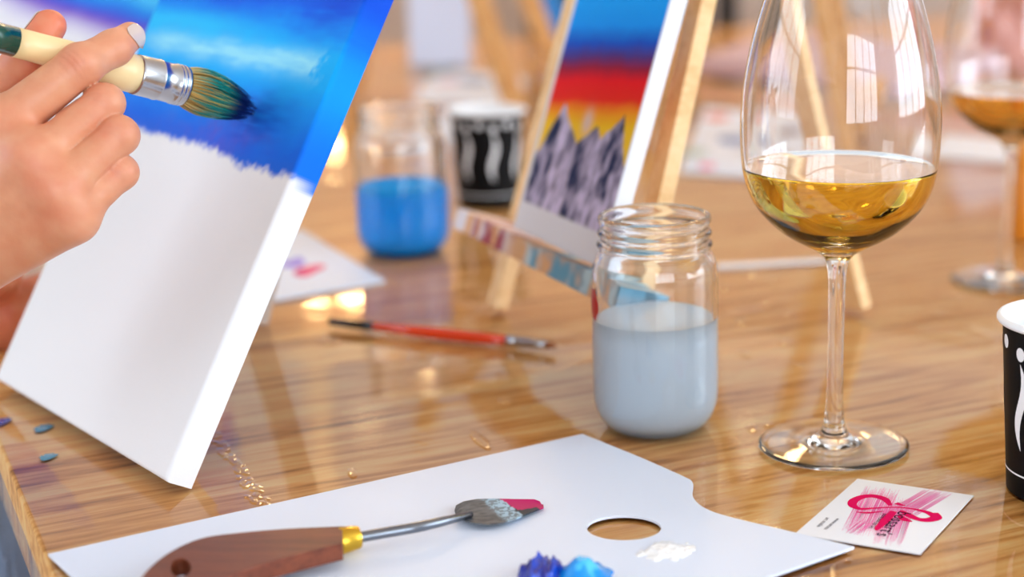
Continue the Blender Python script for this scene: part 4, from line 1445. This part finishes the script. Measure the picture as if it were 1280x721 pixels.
# ------------------------------------------------------------------ wall lamps on the far wall (they glint in the plastic cover)
for x, z, wh in ((-0.882, 0.659, 'leftmost of the upper three'), (-0.80, 0.656, 'middle of the upper three'), (-0.723, 0.650, 'rightmost of the upper three'), (-0.82, 0.313, 'lowest of the four')):
    lr = 0.010 if z < 0.5 else 0.017
    r_ = thing('wall_lamp', 'small warm globe lamp on the far wall, ' + wh, 'lamp', (x, YF - 0.08, z), 'globe lamps along the far wall')
    MB().lathe([(0, -lr)] + [(lr * math.sin(a), -lr * math.cos(a)) for a in np.linspace(0.2, PI - 0.2, 12)] + [(0, lr)], 20, c=(x, YF - 0.08, z)).build('bulb', M_bulb, r_, smooth=True)
    MB().tube([(x, YF - 0.001, z), (x, YF - 0.03, z), (x, YF - 0.078, z)], [0.03, 0.025, 0.007], 20).build('base', M_brass, r_, smooth=True)
for x, z, nm, q in ((-0.90, 1.16, 'smallest, leftmost', 0.5), (-0.43, 1.26, 'middle', 1.0), (0.101, 1.249, 'rightmost', 1.0)):  # unseen glowing globes, added to put gold glints on the plastic cover
    r_ = thing('pendant_lamp', 'warm paper globe pendant, the %s of the three above the frame' % nm, 'lamp', (x, 3.25, z), 'paper globe pendants')
    MB().lathe([(0.02 * q, -0.098 * q)] + [(0.1 * q * math.sin(a), -0.1 * q * math.cos(a)) for a in np.linspace(0.25, PI - 0.25, 16)] + [(0.02 * q, 0.098 * q)], 28, c=(x, 3.25, z)).build('lamp_shade', M_glint_globe, r_, smooth=True)
    MB().tube([(x, 3.25, z + 0.098 * q), (x, 3.25, z + 0.3), (x, 3.25, ZC)], 0.004, 8).build('cord', M_dark, r_)

# ------------------------------------------------------------------ raised wrinkles in the plastic cover
PK = MB()
def pucker(x, y, length, width, ang, slope=0.11):
    c = at(x, y, -0.0002)
    n, rings = 20, 5
    h = width * 0.5 * slope / 2
    vs, fs = [(c[0], c[1], c[2] + h)], []
    ca, sa = math.cos(ang), math.sin(ang)
    for k in range(1, rings + 1):
        f = k / rings
        for i in range(n):
            a = 2 * PI * i / n
            px, py = f * length / 2 * math.cos(a), f * width / 2 * math.sin(a)
            vs.append((c[0] + px * ca - py * sa, c[1] + px * sa + py * ca, c[2] + h * (1 - f * f)))
    fs += [(0, 1 + i, 1 + (i + 1) % n) for i in range(n)]
    for k in range(rings - 1):
        for i in range(n):
            fs.append((1 + k * n + i, 1 + (k + 1) * n + i, 1 + (k + 1) * n + (i + 1) % n, 1 + k * n + (i + 1) % n))
    PK.add(vs, fs)
rg = random.Random(3)
for k in range(50):
    t = k / 49
    pucker(266 + 62 * t + rg.uniform(-8, 8) * (0.4 + t), 538 + 92 * t + rg.uniform(-5, 5), rg.uniform(0.0035, 0.008), rg.uniform(0.0022, 0.0035), math.radians(rg.uniform(95, 150)), 0.10)
for (x, y, l_, w_) in ((983, 428, .012, .010), (957, 378, .014, .008), (985, 392, .012, .008), (925, 402, .014, .008), (1000, 455, .008, .006), (935, 340, .02, .014), (930, 442, .014, .006), (940, 534, .012, .005), (960, 530, .008, .005), (412, 426, .016, .014), (670, 505, .006, .004), (440, 590, .012, .004), (630, 500, .01, .006), (470, 610, .012, .004), (1060, 700, .004, .003), (905, 360, .012, .008), (966, 350, .012, .008), (600, 548, .03, .006)):
    pucker(x, y, l_, w_, math.radians(rg.uniform(60, 150)), 0.2)
o = PK.build('puckers', M_film, cover, smooth=True)
o['kind'] = 'stuff'
